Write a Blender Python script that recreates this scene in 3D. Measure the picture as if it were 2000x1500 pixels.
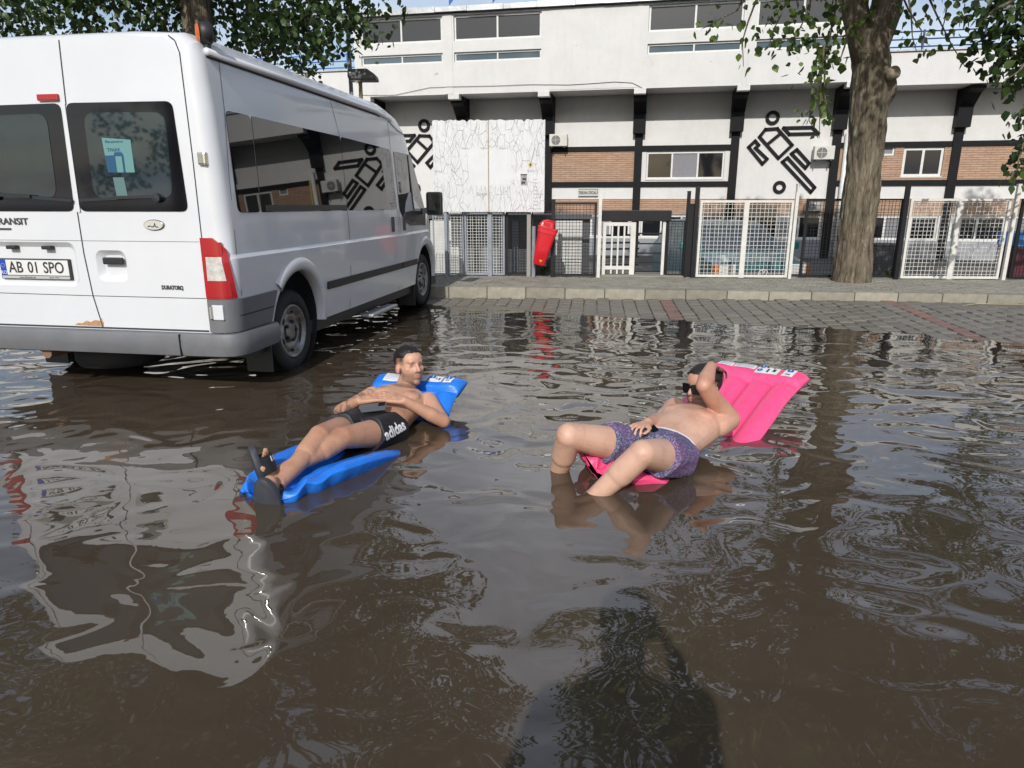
import bpy, bmesh, math, random
import numpy as np
from mathutils import Vector, Matrix, noise, Quaternion
R = math.radians
for o in list(bpy.data.objects): bpy.data.objects.remove(o)
sc = bpy.context.scene
col = sc.collection

# ---------------------------------------------------------------- camera, sky, sun, exposure
FPX, PITCH, CAMH = 1340.0, .2583, 1.31
cd = bpy.data.cameras.new('camera'); cam = bpy.data.objects.new('camera', cd); col.objects.link(cam)
cd.sensor_width = 36; cd.lens = 36*FPX/2000; cd.clip_start = .05; cd.clip_end = 2000
cam.location = (0, 0, CAMH); cam.rotation_euler = (math.pi/2-PITCH, 0, 0)
sc.camera = cam
SUN_EL, SUN_AZ = R(32.5), R(10.8)          # sun behind the camera, a little to the left
TOSUN = Vector((-math.sin(SUN_AZ)*math.cos(SUN_EL), -math.cos(SUN_AZ)*math.cos(SUN_EL), math.sin(SUN_EL)))
w = bpy.data.worlds.new('World'); sc.world = w; w.use_nodes = True
nt = w.node_tree; N, L = nt.nodes, nt.links; N.clear()
out = N.new('ShaderNodeOutputWorld'); bg = N.new('ShaderNodeBackground')
sky = N.new('ShaderNodeTexSky'); sky.sky_type = 'NISHITA'; sky.sun_disc = False
sky.sun_elevation = SUN_EL; sky.sun_rotation = R(180)+SUN_AZ
sky.air_density = 1.2; sky.dust_density = 1.5; sky.ozone_density = 1.5
tc = N.new('ShaderNodeTexCoord'); sep = N.new('ShaderNodeSeparateXYZ'); L.new(tc.outputs['Generated'], sep.inputs[0])
zz = N.new('ShaderNodeMath'); zz.operation = 'MAXIMUM'; L.new(sep.outputs['Z'], zz.inputs[0]); zz.inputs[1].default_value = 0
za = N.new('ShaderNodeMath'); za.operation = 'ADD'; L.new(zz.outputs[0], za.inputs[0]); za.inputs[1].default_value = .22
dv = N.new('ShaderNodeVectorMath'); dv.operation = 'DIVIDE'; L.new(tc.outputs['Generated'], dv.inputs[0])
cz = N.new('ShaderNodeCombineXYZ'); [L.new(za.outputs[0], cz.inputs[i]) for i in range(3)]; L.new(cz.outputs[0], dv.inputs[1])
cn = N.new('ShaderNodeTexNoise'); cn.inputs['Scale'].default_value = .9; cn.inputs['Detail'].default_value = 7; cn.inputs['Roughness'].default_value = .58
L.new(dv.outputs[0], cn.inputs['Vector'])
cr = N.new('ShaderNodeValToRGB'); cr.color_ramp.elements[0].position = .40; cr.color_ramp.elements[1].position = .66
L.new(cn.outputs['Fac'], cr.inputs[0])
cn2 = N.new('ShaderNodeTexNoise'); cn2.inputs['Scale'].default_value = 2.2; cn2.inputs['Detail'].default_value = 5; L.new(dv.outputs[0], cn2.inputs['Vector'])
ccol = N.new('ShaderNodeValToRGB'); L.new(cn2.outputs['Fac'], ccol.inputs[0])
ccol.color_ramp.elements[0].color = (2.6, 3.1, 4.4, 1); ccol.color_ramp.elements[1].color = (8.6, 9.0, 9.8, 1)
ccol.color_ramp.elements[0].position = .3; ccol.color_ramp.elements[1].position = .75
mx = N.new('ShaderNodeMix'); mx.data_type = 'RGBA'; L.new(cr.outputs[0], mx.inputs['Factor'])
L.new(sky.outputs[0], mx.inputs[6]); L.new(ccol.outputs[0], mx.inputs[7])
L.new(mx.outputs[2], bg.inputs['Color']); bg.inputs['Strength'].default_value = .13
L.new(bg.outputs[0], out.inputs['Surface'])
sl = bpy.data.lights.new('sun', 'SUN'); sl.energy = 3.4; sl.angle = R(.53); sl.color = (1, .965, .91)
so = bpy.data.objects.new('sun', sl); col.objects.link(so); so.location = TOSUN*60
so.rotation_euler = TOSUN.to_track_quat('Z', 'Y').to_euler()
sc.view_settings.view_transform = 'Standard'; sc.view_settings.look = 'None'
sc.view_settings.exposure = 0; sc.view_settings.gamma = 1; sc.view_settings.use_curve_mapping = False
sc.render.engine = 'CYCLES'; sc.render.resolution_x, sc.render.resolution_y = 1024, 768
sc.cycles.max_bounces = 8; sc.cycles.transparent_max_bounces = 12; sc.cycles.caustics_reflective = False; sc.cycles.caustics_refractive = False

# ---------------------------------------------------------------- helpers
rng = random.Random(7); nrg = np.random.default_rng(7)
_c, _s = math.cos(PITCH), math.sin(PITCH)
def ray(px, py):
    a = (px-1000)/FPX; b = (750-py)/FPX
    return Vector((a, _c+b*_s, -_s+b*_c))
def atY(px, py, Y): d = ray(px, py); return Vector((0, 0, CAMH))+d*(Y/d.y)
def atZ(px, py, z=0): d = ray(px, py); return Vector((0, 0, CAMH))+d*((z-CAMH)/d.z)
def frame(ox, oy, yaw):      # upright plane: local x along it, y away from the camera, z up
    return Matrix.Translation((ox, oy, 0)) @ Matrix.Rotation(-yaw, 4, 'Z')
def onp(M, px, py, d=0):     # point of a frame's plane (set back by d) seen at a pixel -> (local x, local z)
    Mi = M.inverted(); o = Mi @ Vector((0, 0, CAMH)); v = Mi.to_3x3() @ ray(px, py)
    p = o+v*((d-o.y)/v.y); return p.x, p.z

class MB:
    def __init__(s): s.v, s.f = [], []
    def add(s, v, f):
        n = len(s.v); s.v += [tuple(x) for x in v]; s.f += [tuple(i+n for i in q) for q in f]; return s
    def box(s, x0, x1, y0, y1, z0, z1, b=0):
        if b <= 0:
            v = [(x, y, z) for z in (z0, z1) for y in (y0, y1) for x in (x0, x1)]
            return s.add(v, [(0, 2, 3, 1), (4, 5, 7, 6), (0, 1, 5, 4), (2, 6, 7, 3), (0, 4, 6, 2), (1, 3, 7, 5)])
        bm = bmesh.new(); bmesh.ops.create_cube(bm, size=1)
        for q in bm.verts: q.co = ((x0+x1)/2+q.co.x*(x1-x0), (y0+y1)/2+q.co.y*(y1-y0), (z0+z1)/2+q.co.z*(z1-z0))
        bmesh.ops.bevel(bm, geom=bm.edges[:], offset=b, segments=2, profile=.6, affect='EDGES')
        bm.verts.index_update(); s.add([q.co[:] for q in bm.verts], [[q.index for q in f.verts] for f in bm.faces]); bm.free(); return s
    def tube(s, P, r, n=8, cap=True):
        P = [Vector(p) for p in P]; rr = r if isinstance(r, (list, tuple)) else [r]*len(P)
        V, Fc = [], []; up = None
        for i, p in enumerate(P):
            t = (P[min(i+1, len(P)-1)]-P[max(i-1, 0)])
            if t.length < 1e-9: t = Vector((0, 0, 1))
            t.normalize()
            if up is None: up = t.orthogonal().normalized()
            up = (up-t*up.dot(t)); up = up.normalized() if up.length > 1e-6 else t.orthogonal().normalized()
            b = t.cross(up)
            for k in range(n):
                a = 2*math.pi*k/n; V.append(p+(up*math.cos(a)+b*math.sin(a))*rr[i])
        for i in range(len(P)-1):
            for k in range(n): Fc.append((i*n+k, i*n+(k+1) % n, (i+1)*n+(k+1) % n, (i+1)*n+k))
        if cap: Fc += [tuple(range(n-1, -1, -1)), tuple((len(P)-1)*n+k for k in range(n))]
        return s.add(V, Fc)
    def bar(s, a, b, wx, wy, up=(0, 0, 1)):       # rectangular bar from a to b
        a, b = Vector(a), Vector(b); t = (b-a).normalized(); u = Vector(up)
        if abs(t.dot(u)) > .98: u = Vector((0, 1, 0))
        x = t.cross(u).normalized(); y = x.cross(t)
        V = [p+x*(sx*wx/2)+y*(sy*wy/2) for p in (a, b) for sx, sy in ((-1, -1), (1, -1), (1, 1), (-1, 1))]
        return s.add(V, [(0, 3, 2, 1), (4, 5, 6, 7)]+[(k, (k+1) % 4, 4+(k+1) % 4, 4+k) for k in range(4)])
    def prism(s, poly, fn, d0, d1):               # 2-D outline, fn(a,b,d) -> point
        n = len(poly); V = [fn(a, b, d) for d in (d0, d1) for a, b in poly]
        return s.add(V, [tuple(range(n)), tuple(range(2*n-1, n-1, -1))]+[(k, n+k, n+(k+1) % n, (k+1) % n) for k in range(n)])
    def lathe(s, prof, o, ax, n=24):              # prof [(r, h)]
        o, ax = Vector(o), Vector(ax).normalized(); u = ax.orthogonal().normalized(); b = ax.cross(u)
        V = [o+ax*h+(u*math.cos(2*math.pi*k/n)+b*math.sin(2*math.pi*k/n))*r for r, h in prof for k in range(n)]
        Fc = [(i*n+k, i*n+(k+1) % n, (i+1)*n+(k+1) % n, (i+1)*n+k) for i in range(len(prof)-1) for k in range(n)]
        return s.add(V, Fc)
    def sph(s, c, r, n=12, m=8, rot=None):
        r = (r, r, r) if isinstance(r, (int, float)) else r; V = []; c = Vector(c)
        for i in range(m+1):
            th = math.pi*i/m
            for k in range(n):
                a = 2*math.pi*k/n; q = Vector((r[0]*math.sin(th)*math.cos(a), r[1]*math.sin(th)*math.sin(a), r[2]*math.cos(th)))
                V.append(c+(rot @ q if rot else q))
        return s.add(V, [(i*n+k, (i+1)*n+k, (i+1)*n+(k+1) % n, i*n+(k+1) % n) for i in range(m) for k in range(n)])
    def capsule(s, a, ra, b, rb, n=16):           # tapered capsule
        a, b = Vector(a), Vector(b); t = b-a; Ln = max(t.length, 1e-6); t /= Ln; u = t.orthogonal().normalized(); w_ = t.cross(u)
        P = [(ra*math.sin(th), -ra*math.cos(th)) for th in [math.pi/2*i/5 for i in range(6)]]
        P = [(max(x, 1e-4), y) for x, y in P]+[(max(rb*math.cos(th), 1e-4), Ln+rb*math.sin(th)) for th in [math.pi/2*i/5 for i in range(6)]]
        V = [a+t*h+(u*math.cos(2*math.pi*k/n)+w_*math.sin(2*math.pi*k/n))*r for r, h in P for k in range(n)]
        m = len(P); Fc = [(i*n+k, i*n+(k+1) % n, (i+1)*n+(k+1) % n, (i+1)*n+k) for i in range(m-1) for k in range(n)]
        Fc += [tuple(range(n-1, -1, -1)), tuple((m-1)*n+k for k in range(n))]
        return s.add(V, Fc)
    def mesh(s, name='mesh'):
        me = bpy.data.meshes.new(name); me.from_pydata(s.v, [], s.f); me.update(); return me
    def build(s, name, m, parent=None, smooth=False, world=False, bevel=0):
        if world and parent is not None:
            Mi = WM[parent.name].inverted(); s.v = [tuple(Mi @ Vector(q)) for q in s.v]
        return link(name, s.mesh(name), m, parent, smooth, bevel)
WM = {}
def link(name, me, m, parent=None, smooth=False, bevel=0):
    if m is not None and not me.materials: me.materials.append(m)
    if smooth:
        me.polygons.foreach_set('use_smooth', [True]*len(me.polygons))
    o = bpy.data.objects.new(name, me); col.objects.link(o); o.parent = parent; WM[o.name] = Matrix()
    if bevel:
        md = o.modifiers.new('bevel', 'BEVEL'); md.width = bevel; md.segments = 2; md.limit_method = 'ANGLE'; md.angle_limit = R(40)
    return o
def tag(o, label=None, cat=None, group=None, kind=None):
    for k, v in (('label', label), ('category', cat), ('group', group), ('kind', kind)):
        if v: o[k] = v
    return o
def thing(name, label, cat, M=None, group=None):
    o = bpy.data.objects.new(name, None); col.objects.link(o); o.empty_display_size = .1
    M = M if M is not None else Matrix()
    if not isinstance(M, Matrix): M = Matrix.Translation(M)
    o.matrix_basis = M; WM[o.name] = M.copy(); return tag(o, label, cat, group)
def autosmooth(me, deg=35):
    me.polygons.foreach_set('use_smooth', [True]*len(me.polygons))
    bm = bmesh.new(); bm.from_mesh(me); c = math.radians(deg)
    for e in bm.edges:
        if len(e.link_faces) == 2 and e.calc_face_angle(0) > c: e.smooth = False
    bm.to_mesh(me); bm.free()
def bake(o):                                       # apply an object's modifiers
    bpy.context.view_layer.update(); dg = bpy.context.evaluated_depsgraph_get()
    me = bpy.data.meshes.new_from_object(o.evaluated_get(dg)); o.modifiers.clear(); o.data = me; return o
def text(name, s, size, M, m, parent=None, ext=.002, sx=1, bold=0, align='CENTER', ital=0):
    c = bpy.data.curves.new(name, 'FONT'); c.body = s; c.size = size; c.extrude = ext; c.align_x = align; c.align_y = 'CENTER'
    c.resolution_u = 3; c.offset = bold; c.shear = ital
    o = bpy.data.objects.new(name, c); col.objects.link(o); bpy.context.view_layer.update()
    me = bpy.data.meshes.new_from_object(o.evaluated_get(bpy.context.evaluated_depsgraph_get())); bpy.data.objects.remove(o)
    T = M @ Matrix.Diagonal((sx, 1, 1, 1)); me.transform(T); me.materials.clear()
    return link(name, me, m, parent)
def stand(x, y, z): return Matrix.Translation((x, y, z)) @ Matrix.Rotation(math.pi/2, 4, 'X')   # writing upright, read from -y

# ---------------------------------------------------------------- materials
def mat(name, c, rough=.6, metal=0, var=0, vscale=3., bump=0, bscale=40., spec=.5, c2=None, coat=0, detail=5, alpha=1, stretch=(1, 1, 1), ior=None):
    m = bpy.data.materials.new(name); m.use_nodes = True; nt = m.node_tree; N, L = nt.nodes, nt.links; b = N['Principled BSDF']
    c = (*c, 1) if len(c) == 3 else c
    b.inputs['Base Color'].default_value = c; b.inputs['Roughness'].default_value = rough; b.inputs['Metallic'].default_value = metal
    b.inputs['Specular IOR Level'].default_value = spec; b.inputs['Coat Weight'].default_value = coat; b.inputs['Coat Roughness'].default_value = .06
    if ior: b.inputs['IOR'].default_value = ior
    if var or bump:
        tc = N.new('ShaderNodeTexCoord'); mp = N.new('ShaderNodeMapping'); mp.inputs['Scale'].default_value = stretch; L.new(tc.outputs['Object'], mp.inputs[0])
    if var:
        n = N.new('ShaderNodeTexNoise'); n.inputs['Scale'].default_value = vscale; n.inputs['Detail'].default_value = detail; n.inputs['Roughness'].default_value = .65
        L.new(mp.outputs[0], n.inputs['Vector'])
        r = N.new('ShaderNodeValToRGB'); r.color_ramp.elements[0].position = .3; r.color_ramp.elements[1].position = .7
        d = c2 if c2 else tuple(x*(1-var) for x in c[:3]); r.color_ramp.elements[0].color = (*d[:3], 1); r.color_ramp.elements[1].color = tuple(min(x*(1+var*.3), 1) for x in c[:3])+(1,)
        L.new(n.outputs['Fac'], r.inputs[0]); L.new(r.outputs[0], b.inputs['Base Color'])
    if bump:
        n = N.new('ShaderNodeTexNoise'); n.inputs['Scale'].default_value = bscale; n.inputs['Detail'].default_value = 6; L.new(mp.outputs[0], n.inputs['Vector'])
        q = N.new('ShaderNodeBump'); q.inputs['Strength'].default_value = 1; q.inputs['Distance'].default_value = bump; L.new(n.outputs['Fac'], q.inputs['Height']); L.new(q.outputs[0], b.inputs['Normal'])
    return m
class G:                                           # tiny node-graph helper
    def __init__(s, name):
        s.m = bpy.data.materials.new(name); s.m.use_nodes = True; s.N, s.L = s.m.node_tree.nodes, s.m.node_tree.links; s.b = s.N['Principled BSDF']
    def n(s, t, ins=None, **kw):
        q = s.N.new('ShaderNode'+t)
        for k, v in kw.items(): setattr(q, k, v)
        for k, v in (ins or {}).items():
            if hasattr(v, 'is_output') or hasattr(v, 'node'): s.L.new(v, q.inputs[k])
            else: q.inputs[k].default_value = v
        return q
    def math(s, op, a, b=None, clamp=False):
        q = s.N.new('ShaderNodeMath'); q.operation = op; q.use_clamp = clamp
        for i, v in enumerate((a, b)):
            if v is None: continue
            if hasattr(v, 'node'): s.L.new(v, q.inputs[i])
            else: q.inputs[i].default_value = v
        return q.outputs[0]
    def ramp(s, fac, stops):
        q = s.N.new('ShaderNodeValToRGB'); e = q.color_ramp.elements
        while len(e) < len(stops): e.new(.5)
        for k, (p, c) in enumerate(stops): e[k].position = p; e[k].color = (*c, 1) if not isinstance(c, (int, float)) else (c, c, c, 1)
        s.L.new(fac, q.inputs[0]); return q.outputs[0]
    def mix(s, f, a, b, mode='MIX'):
        q = s.N.new('ShaderNodeMix'); q.data_type = 'RGBA'; q.blend_type = mode
        for i, v in ((0, f), (6, a), (7, b)):
            if hasattr(v, 'node'): s.L.new(v, q.inputs[i])
            else: q.inputs[i].default_value = v if i == 0 else (*v, 1)
        return q.outputs[2]
    def coord(s, kind='Object', scale=None, rot=None):
        t = s.N.new('ShaderNodeTexCoord').outputs[kind]
        if scale or rot:
            mp = s.N.new('ShaderNodeMapping'); s.L.new(t, mp.inputs[0])
            if scale: mp.inputs['Scale'].default_value = scale
            if rot: mp.inputs['Rotation'].default_value = rot
            t = mp.outputs[0]
        return t
    def noise(s, vec, scale, detail=5, rough=.6, dist=0):
        q = s.n('TexNoise', {'Vector': vec, 'Scale': scale, 'Detail': detail, 'Roughness': rough, 'Distortion': dist}); return q.outputs['Fac']
    def bump(s, h, dist, prev=None):
        q = s.n('Bump', {'Height': h, 'Distance': dist, 'Strength': 1.}); 
        if prev is not None: s.L.new(prev, q.inputs['Normal'])
        return q.outputs[0]
    def set(s, **kw):
        for k, v in kw.items():
            k = k.replace('_', ' ')
            if hasattr(v, 'node'): s.L.new(v, s.b.inputs[k])
            else: s.b.inputs[k].default_value = v
        return s.m
# ---------------------------------------------------------------- the setting: ground, road, water, kerb, pavement
def kerbY(x): return 9.575-.1174*x
def edgeY(x): return 8.66-.45*x if x > -1.2 else 9.2-.1*(x+1.2)
def gz(x, y):
    d = y-edgeY(x)
    w_ = .013*noise.noise(Vector((x*.9, y*1.3, 3.1)))+.006*noise.noise(Vector((x*2.7, y*3.1, 7)))
    return (min(.03*d, .06) if d > 0 else -.24*(1-math.exp(d/3.5)))+w_
def sheet(name, xs, ys, fz, m, kind='structure', parent=None):
    b = MB(); nx = len(xs); b.v = [(x, y, fz(x, y)) for y in ys for x in xs]
    b.f = [(j*nx+i, j*nx+i+1, (j+1)*nx+i+1, (j+1)*nx+i) for j in range(len(ys)-1) for i in range(nx-1)]
    o = b.build(name, m, parent, True)
    if kind and parent is None: o['kind'] = kind
    return o
g = G('earth'); v = g.coord(); g.set(Base_Color=g.ramp(g.noise(v, .3, 8), [(.3, (.07, .065, .05)), (.7, (.12, .11, .09))]), Roughness=.95); m_earth = g.m
sheet('ground', [-600, -60, -20, 20, 60, 600], [-600, -60, 0, 40, 600], lambda x, y: -1.0, m_earth)
# paving bed under the blocks: mud-filled joints
g = G('paving_bed'); v = g.coord(); g.set(Base_Color=g.ramp(g.noise(v, 2.5, 8), [(.3, (.035, .03, .024)), (.7, (.075, .064, .05))]), Roughness=.7, Normal=g.bump(g.noise(v, 60, 4), .004)); m_bed = g.m
xs = [-60, -40, -25]+[-16+.5*i for i in range(65)]+[25, 40, 60]
ys_ = [-60, -30, -15, -8, -4, -2]+[.4*i for i in range(0, 13)]
b = MB(); rows = [lambda x, y=y: y for y in ys_]+[lambda x, t=t: 5+(kerbY(x)+.02-5)*t for t in [i/20 for i in range(1, 21)]]
b.v = [(x, r(x), gz(x, r(x))-.028) for r in rows for x in xs]; nx = len(xs)
b.f = [(j*nx+i, j*nx+i+1, (j+1)*nx+i+1, (j+1)*nx+i) for j in range(len(rows)-1) for i in range(nx-1)]
road = b.build('road', m_bed, None, True); road['kind'] = 'structure'

# water: muddy, more see-through where it thins out over the blocks
g = G('muddy_water'); v = g.coord()
sp = g.n('SeparateXYZ', {0: v}); line = g.math('SUBTRACT', g.math('ADD', sp.outputs[1], g.math('MULTIPLY', sp.outputs[0], .45)), 8.66)   # >0 : past the water's edge
depth = g.math('ADD', g.math('MULTIPLY', line, -.5), g.math('MULTIPLY', g.math('SUBTRACT', g.noise(v, .9, 3), .5), .5))
opac = g.math('MULTIPLY', g.math('SUBTRACT', depth, -.1), .75, True); calm = g.math('MULTIPLY', g.math('SUBTRACT', depth, -.15), .8, True)
damp = g.math('ADD', g.math('MULTIPLY', calm, .88), .12)
vs = g.coord('Object', (1, 1.25, 1), (0, 0, R(14)))
big = g.noise(vs, 1.05, 1, .4, .5); mid = g.noise(vs, 2.5, .6, .35, 1.3); fine = g.noise(vs, 13, 1.5, .5, .5)
patch = g.math('MULTIPLY', g.noise(v, .5, 2), .9); chop = g.math('ADD', g.math('MULTIPLY', g.math('MULTIPLY', g.math('SUBTRACT', sp.outputs[1], 1.6), .28, True), .75), g.math('ADD', patch, .1))   # calmer pool near, breeze further out
h = g.math('ADD', g.math('ADD', g.math('MULTIPLY', big, .022), g.math('MULTIPLY', g.math('MULTIPLY', mid, .0165), chop)), g.math('MULTIPLY', g.math('MULTIPLY', fine, .0004), chop))
nrm = g.bump(g.math('MULTIPLY', h, damp), 1.0)
mud = g.ramp(g.noise(v, .55, 6, .6), [(.3, (.054, .041, .028)), (.7, (.076, .058, .040))])
g.set(Base_Color=mud, Roughness=.015, IOR=1.72, Normal=nrm)
tr = g.n('BsdfTransparent', {'Color': (.9, .86, .8, 1)}); gl = g.n('BsdfGlossy', {'Roughness': .015, 'Normal': nrm, 'Color': (1, 1, 1, 1)}); fr = g.n('Fresnel', {'IOR': 1.5, 'Normal': nrm})
thin = g.n('MixShader', {0: fr.outputs[0], 1: tr.outputs[0], 2: gl.outputs[0]})
mm = g.n('MixShader', {0: opac, 1: thin.outputs[0], 2: g.b.outputs[0]})
g.L.new(mm.outputs[0], g.N['Material Output'].inputs['Surface']); m_water = g.m
b = MB(); rows = [lambda x: -60., lambda x: -10., lambda x: 0., lambda x: 5., lambda x: kerbY(x)+.03]; X = [-60, -20, -10, -5, 0, 5, 10, 20, 60]
b.v = [(x, r(x), 0.) for r in rows for x in X]; b.f = [(j*9+i, j*9+i+1, (j+1)*9+i+1, (j+1)*9+i) for j in range(4) for i in range(8)]
water = b.build('water', m_water); water['kind'] = 'structure'

# paving blocks of the parking bays, laid square to the kerb; cut corners leave the dark dots in the joints
def block_mesh(nm, L_, W_, Hh, m, cut=.014, ch=.005):
    def oct_(l, w_, c): l /= 2; w_ /= 2; return [(-l+c, -w_), (l-c, -w_), (l, -w_+c), (l, w_-c), (l-c, w_), (-l+c, w_), (-l, w_-c), (-l, -w_+c)]
    b = MB(); A = oct_(L_, W_, cut); T = oct_(L_-2*ch, W_-2*ch, cut)
    b.v = [(x, y, -Hh) for x, y in A]+[(x, y, -ch) for x, y in A]+[(x, y, 0) for x, y in T]
    b.f = [(i, (i+1) % 8, 8+(i+1) % 8, 8+i) for i in range(8)]+[(8+i, 8+(i+1) % 8, 16+(i+1) % 8, 16+i) for i in range(8)]+[tuple(range(16, 24))]
    me = b.mesh(nm); me.materials.append(m); return me
def stone_mat(name, c0, c1, rough=.8, wet=False):
    g = G(name); v = g.coord('Object'); oi = g.n('ObjectInfo'); 
    base = g.ramp(g.noise(g.coord('Object'), 9, 6, .7), [(.25, c0), (.75, c1)])
    k = g.math('ADD', g.math('MULTIPLY', oi.outputs['Random'], .35), .8)
    base = g.mix(1.0, base, (1, 1, 1), 'MULTIPLY'); cc = g.n('CombineXYZ', {0: k, 1: k, 2: k}); mm_ = g.n('Mix'); mm_.data_type = 'RGBA'; mm_.blend_type = 'MULTIPLY'; mm_.inputs[0].default_value = 1
    g.L.new(base, mm_.inputs[6]); g.L.new(cc.outputs[0], mm_.inputs[7])
    g.set(Base_Color=mm_.outputs[2], Roughness=rough, Normal=g.bump(g.noise(v, 120, 4), .0025)); return g.m
m_block = stone_mat('grey_block', (.12, .108, .09), (.195, .178, .15), .45)
m_redblock = stone_mat('red_block', (.145, .08, .066), (.21, .12, .10), .45)
m_walk = stone_mat('walk_block', (.20, .19, .16), (.31, .295, .25), .85)
m_kerb = stone_mat('kerb_concrete', (.20, .185, .145), (.36, .335, .275), .88)
KM = Matrix.Translation((0, kerbY(0), 0)) @ Matrix.Rotation(-math.atan(.1174), 4, 'Z')   # along the kerb
bl, bw = .2, .168
grey_me = block_mesh('paving_block', bw-.007, bl-.007, .05, m_block); red_me = block_mesh('paving_block_red', bw-.007, bl-.007, .05, m_redblock)
cand = []
for j in range(0, 26):
    for i in range(-40, 60):
        lx, ly = (i+.5)*bw, -.06-(j+.5)*bl+(.1 if i % 2 else 0); p = KM @ Vector((lx, ly, 0))
        z = gz(p.x, p.y)
        if z < -.1 or p.x < -9 or p.x > 9: continue
        yc = p.y*_c-(z-CAMH)*_s; px = 1000+FPX*p.x/yc
        red = False
        for rx in (1305, 1745):
            q = atZ(rx, 597 if rx == 1305 else 600, .03); ql = KM.inverted() @ q
            red |= abs(lx-ql.x) < .1
        cand.append((yc if -100 < px < 2050 else 99+yc, p, z, red, px))
cand.sort(key=lambda c: c[0])
rest = {False: MB(), True: MB()}
Rz = Matrix.Rotation(-math.atan(.1174), 4, 'Z'); n_ind = 0
for k, (yc, p, z, red, px) in enumerate(cand):
    hidden = px < 840                        # behind the van
    tilt = Matrix.Rotation(rng.uniform(-.012, .012), 4, 'X') @ Matrix.Rotation(rng.uniform(-.012, .012), 4, 'Y')
    T = Matrix.Translation((p.x, p.y, z+rng.uniform(-.003, .003))) @ Rz @ tilt
    me = red_me if red else grey_me
    if n_ind < 300 and not hidden and z > -.035:
        o = bpy.data.objects.new('paving_block', me); col.objects.link(o); o.parent = road; o.matrix_basis = T; n_ind += 1
    else:
        rest[red].add([T @ q.co for q in me.vertices], [tuple(f.vertices) for f in me.polygons])
for red, m in ((False, m_block), (True, m_redblock)):
    if rest[red].v: o = rest[red].build('far_blocks', m, road); o['kind'] = 'stuff'

# kerb
kerb = MB().add([KM @ Vector(q) for q in ((-14, .012, -.1), (12, .012, -.1), (12, .16, -.1), (-14, .16, -.1), (-14, .012, .13), (12, .012, .13), (12, .16, .13), (-14, .16, .13))],
    [(0, 3, 2, 1), (4, 5, 6, 7), (0, 1, 5, 4), (2, 3, 7, 6), (1, 2, 6, 5), (3, 0, 4, 7)]).build('kerb', m_bed); kerb['kind'] = 'structure'
kl = .545; me = MB().box(-kl/2+.004, kl/2-.004, 0, .17, -.1, .165, .014).mesh('kerb_stone'); me.materials.append(m_kerb); autosmooth(me, 50)
for i in range(-16, 19):
    o = bpy.data.objects.new('kerb_stone', me); col.objects.link(o); o.parent = kerb
    o.matrix_basis = KM @ Matrix.Translation((-.08+i*kl, rng.uniform(-.004, .004), rng.uniform(-.004, .006))) @ Matrix.Rotation(rng.uniform(-.006, .006), 4, 'Z') @ Matrix.Rotation(rng.uniform(-.01, .01), 4, 'X')
# pavement between kerb and fence
def fenceY(x): return 10.95-.066*x
xs = [-16+.5*i for i in range(65)]
b = MB(); T8 = [0, .25, .5, .75, 1]
b.v = [(x, kerbY(x)+.165+(fenceY(x)+.35-kerbY(x)-.165)*t, .133+.02*t) for t in T8 for x in xs]; nx = len(xs)
b.f = [(j*nx+i, j*nx+i+1, (j+1)*nx+i+1, (j+1)*nx+i) for j in range(4) for i in range(nx-1)]
walk = b.build('pavement', m_bed); walk['kind'] = 'structure'
wme = block_mesh('walk_block', .193, .093, .03, m_walk, .012, .004); B_ = MB()
for i in range(-40, 60):
    for j in range(0, 22):
        lx, ly = i*.2+(.1 if j % 2 else 0), .22+j*.1; p = KM @ Vector((lx, ly, 0))
        if p.y > fenceY(p.x)+.3 or p.x < -8: continue
        T = Matrix.Translation((p.x, p.y, .156+.02*(ly/1.5)+rng.uniform(-.002, .002))) @ Rz @ Matrix.Rotation(rng.uniform(-.012, .012), 4, 'X')
        B_.add([T @ q.co for q in wme.vertices], [tuple(f.vertices) for f in wme.polygons])
g = G('walk_blocks'); v = g.coord(); vo = g.n('TexVoronoi', {'Vector': v, 'Scale': 7.})
g.set(Base_Color=g.mix(.35, g.ramp(g.noise(v, 3.5, 8, .7), [(.3, (.17, .16, .135)), (.7, (.33, .315, .27))]), g.ramp(vo.outputs['Color'], [(0., (.15, .145, .12)), (1., (.34, .32, .27))])), Roughness=.9, Normal=g.bump(g.noise(v, 150, 3), .002)); m_walks = g.m
o = B_.build('paving_blocks', m_walks, walk); o['kind'] = 'stuff'
# yard behind the fence, falling away to the stand
g = G('yard_asphalt'); v = g.coord(); g.set(Base_Color=g.ramp(g.noise(v, 1.2, 8), [(.3, (.08, .077, .07)), (.7, (.15, .145, .135))]), Roughness=.9); m_yard = g.m
b = MB(); T8 = [0, .03, .2, .4, .8, 1]; xs = [-40+4*i for i in range(21)]
b.v = [(x, fenceY(x)+.345+(40-fenceY(x))*t, (.149 if t == 0 else (-.47 if t < .1 else -.62))) for t in T8 for x in xs]; nx = 21
b.f = [(j*nx+i, j*nx+i+1, (j+1)*nx+i+1, (j+1)*nx+i) for j in range(5) for i in range(nx-1)]
yard = b.build('yard', m_yard, None, True); yard['kind'] = 'structure'

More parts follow.
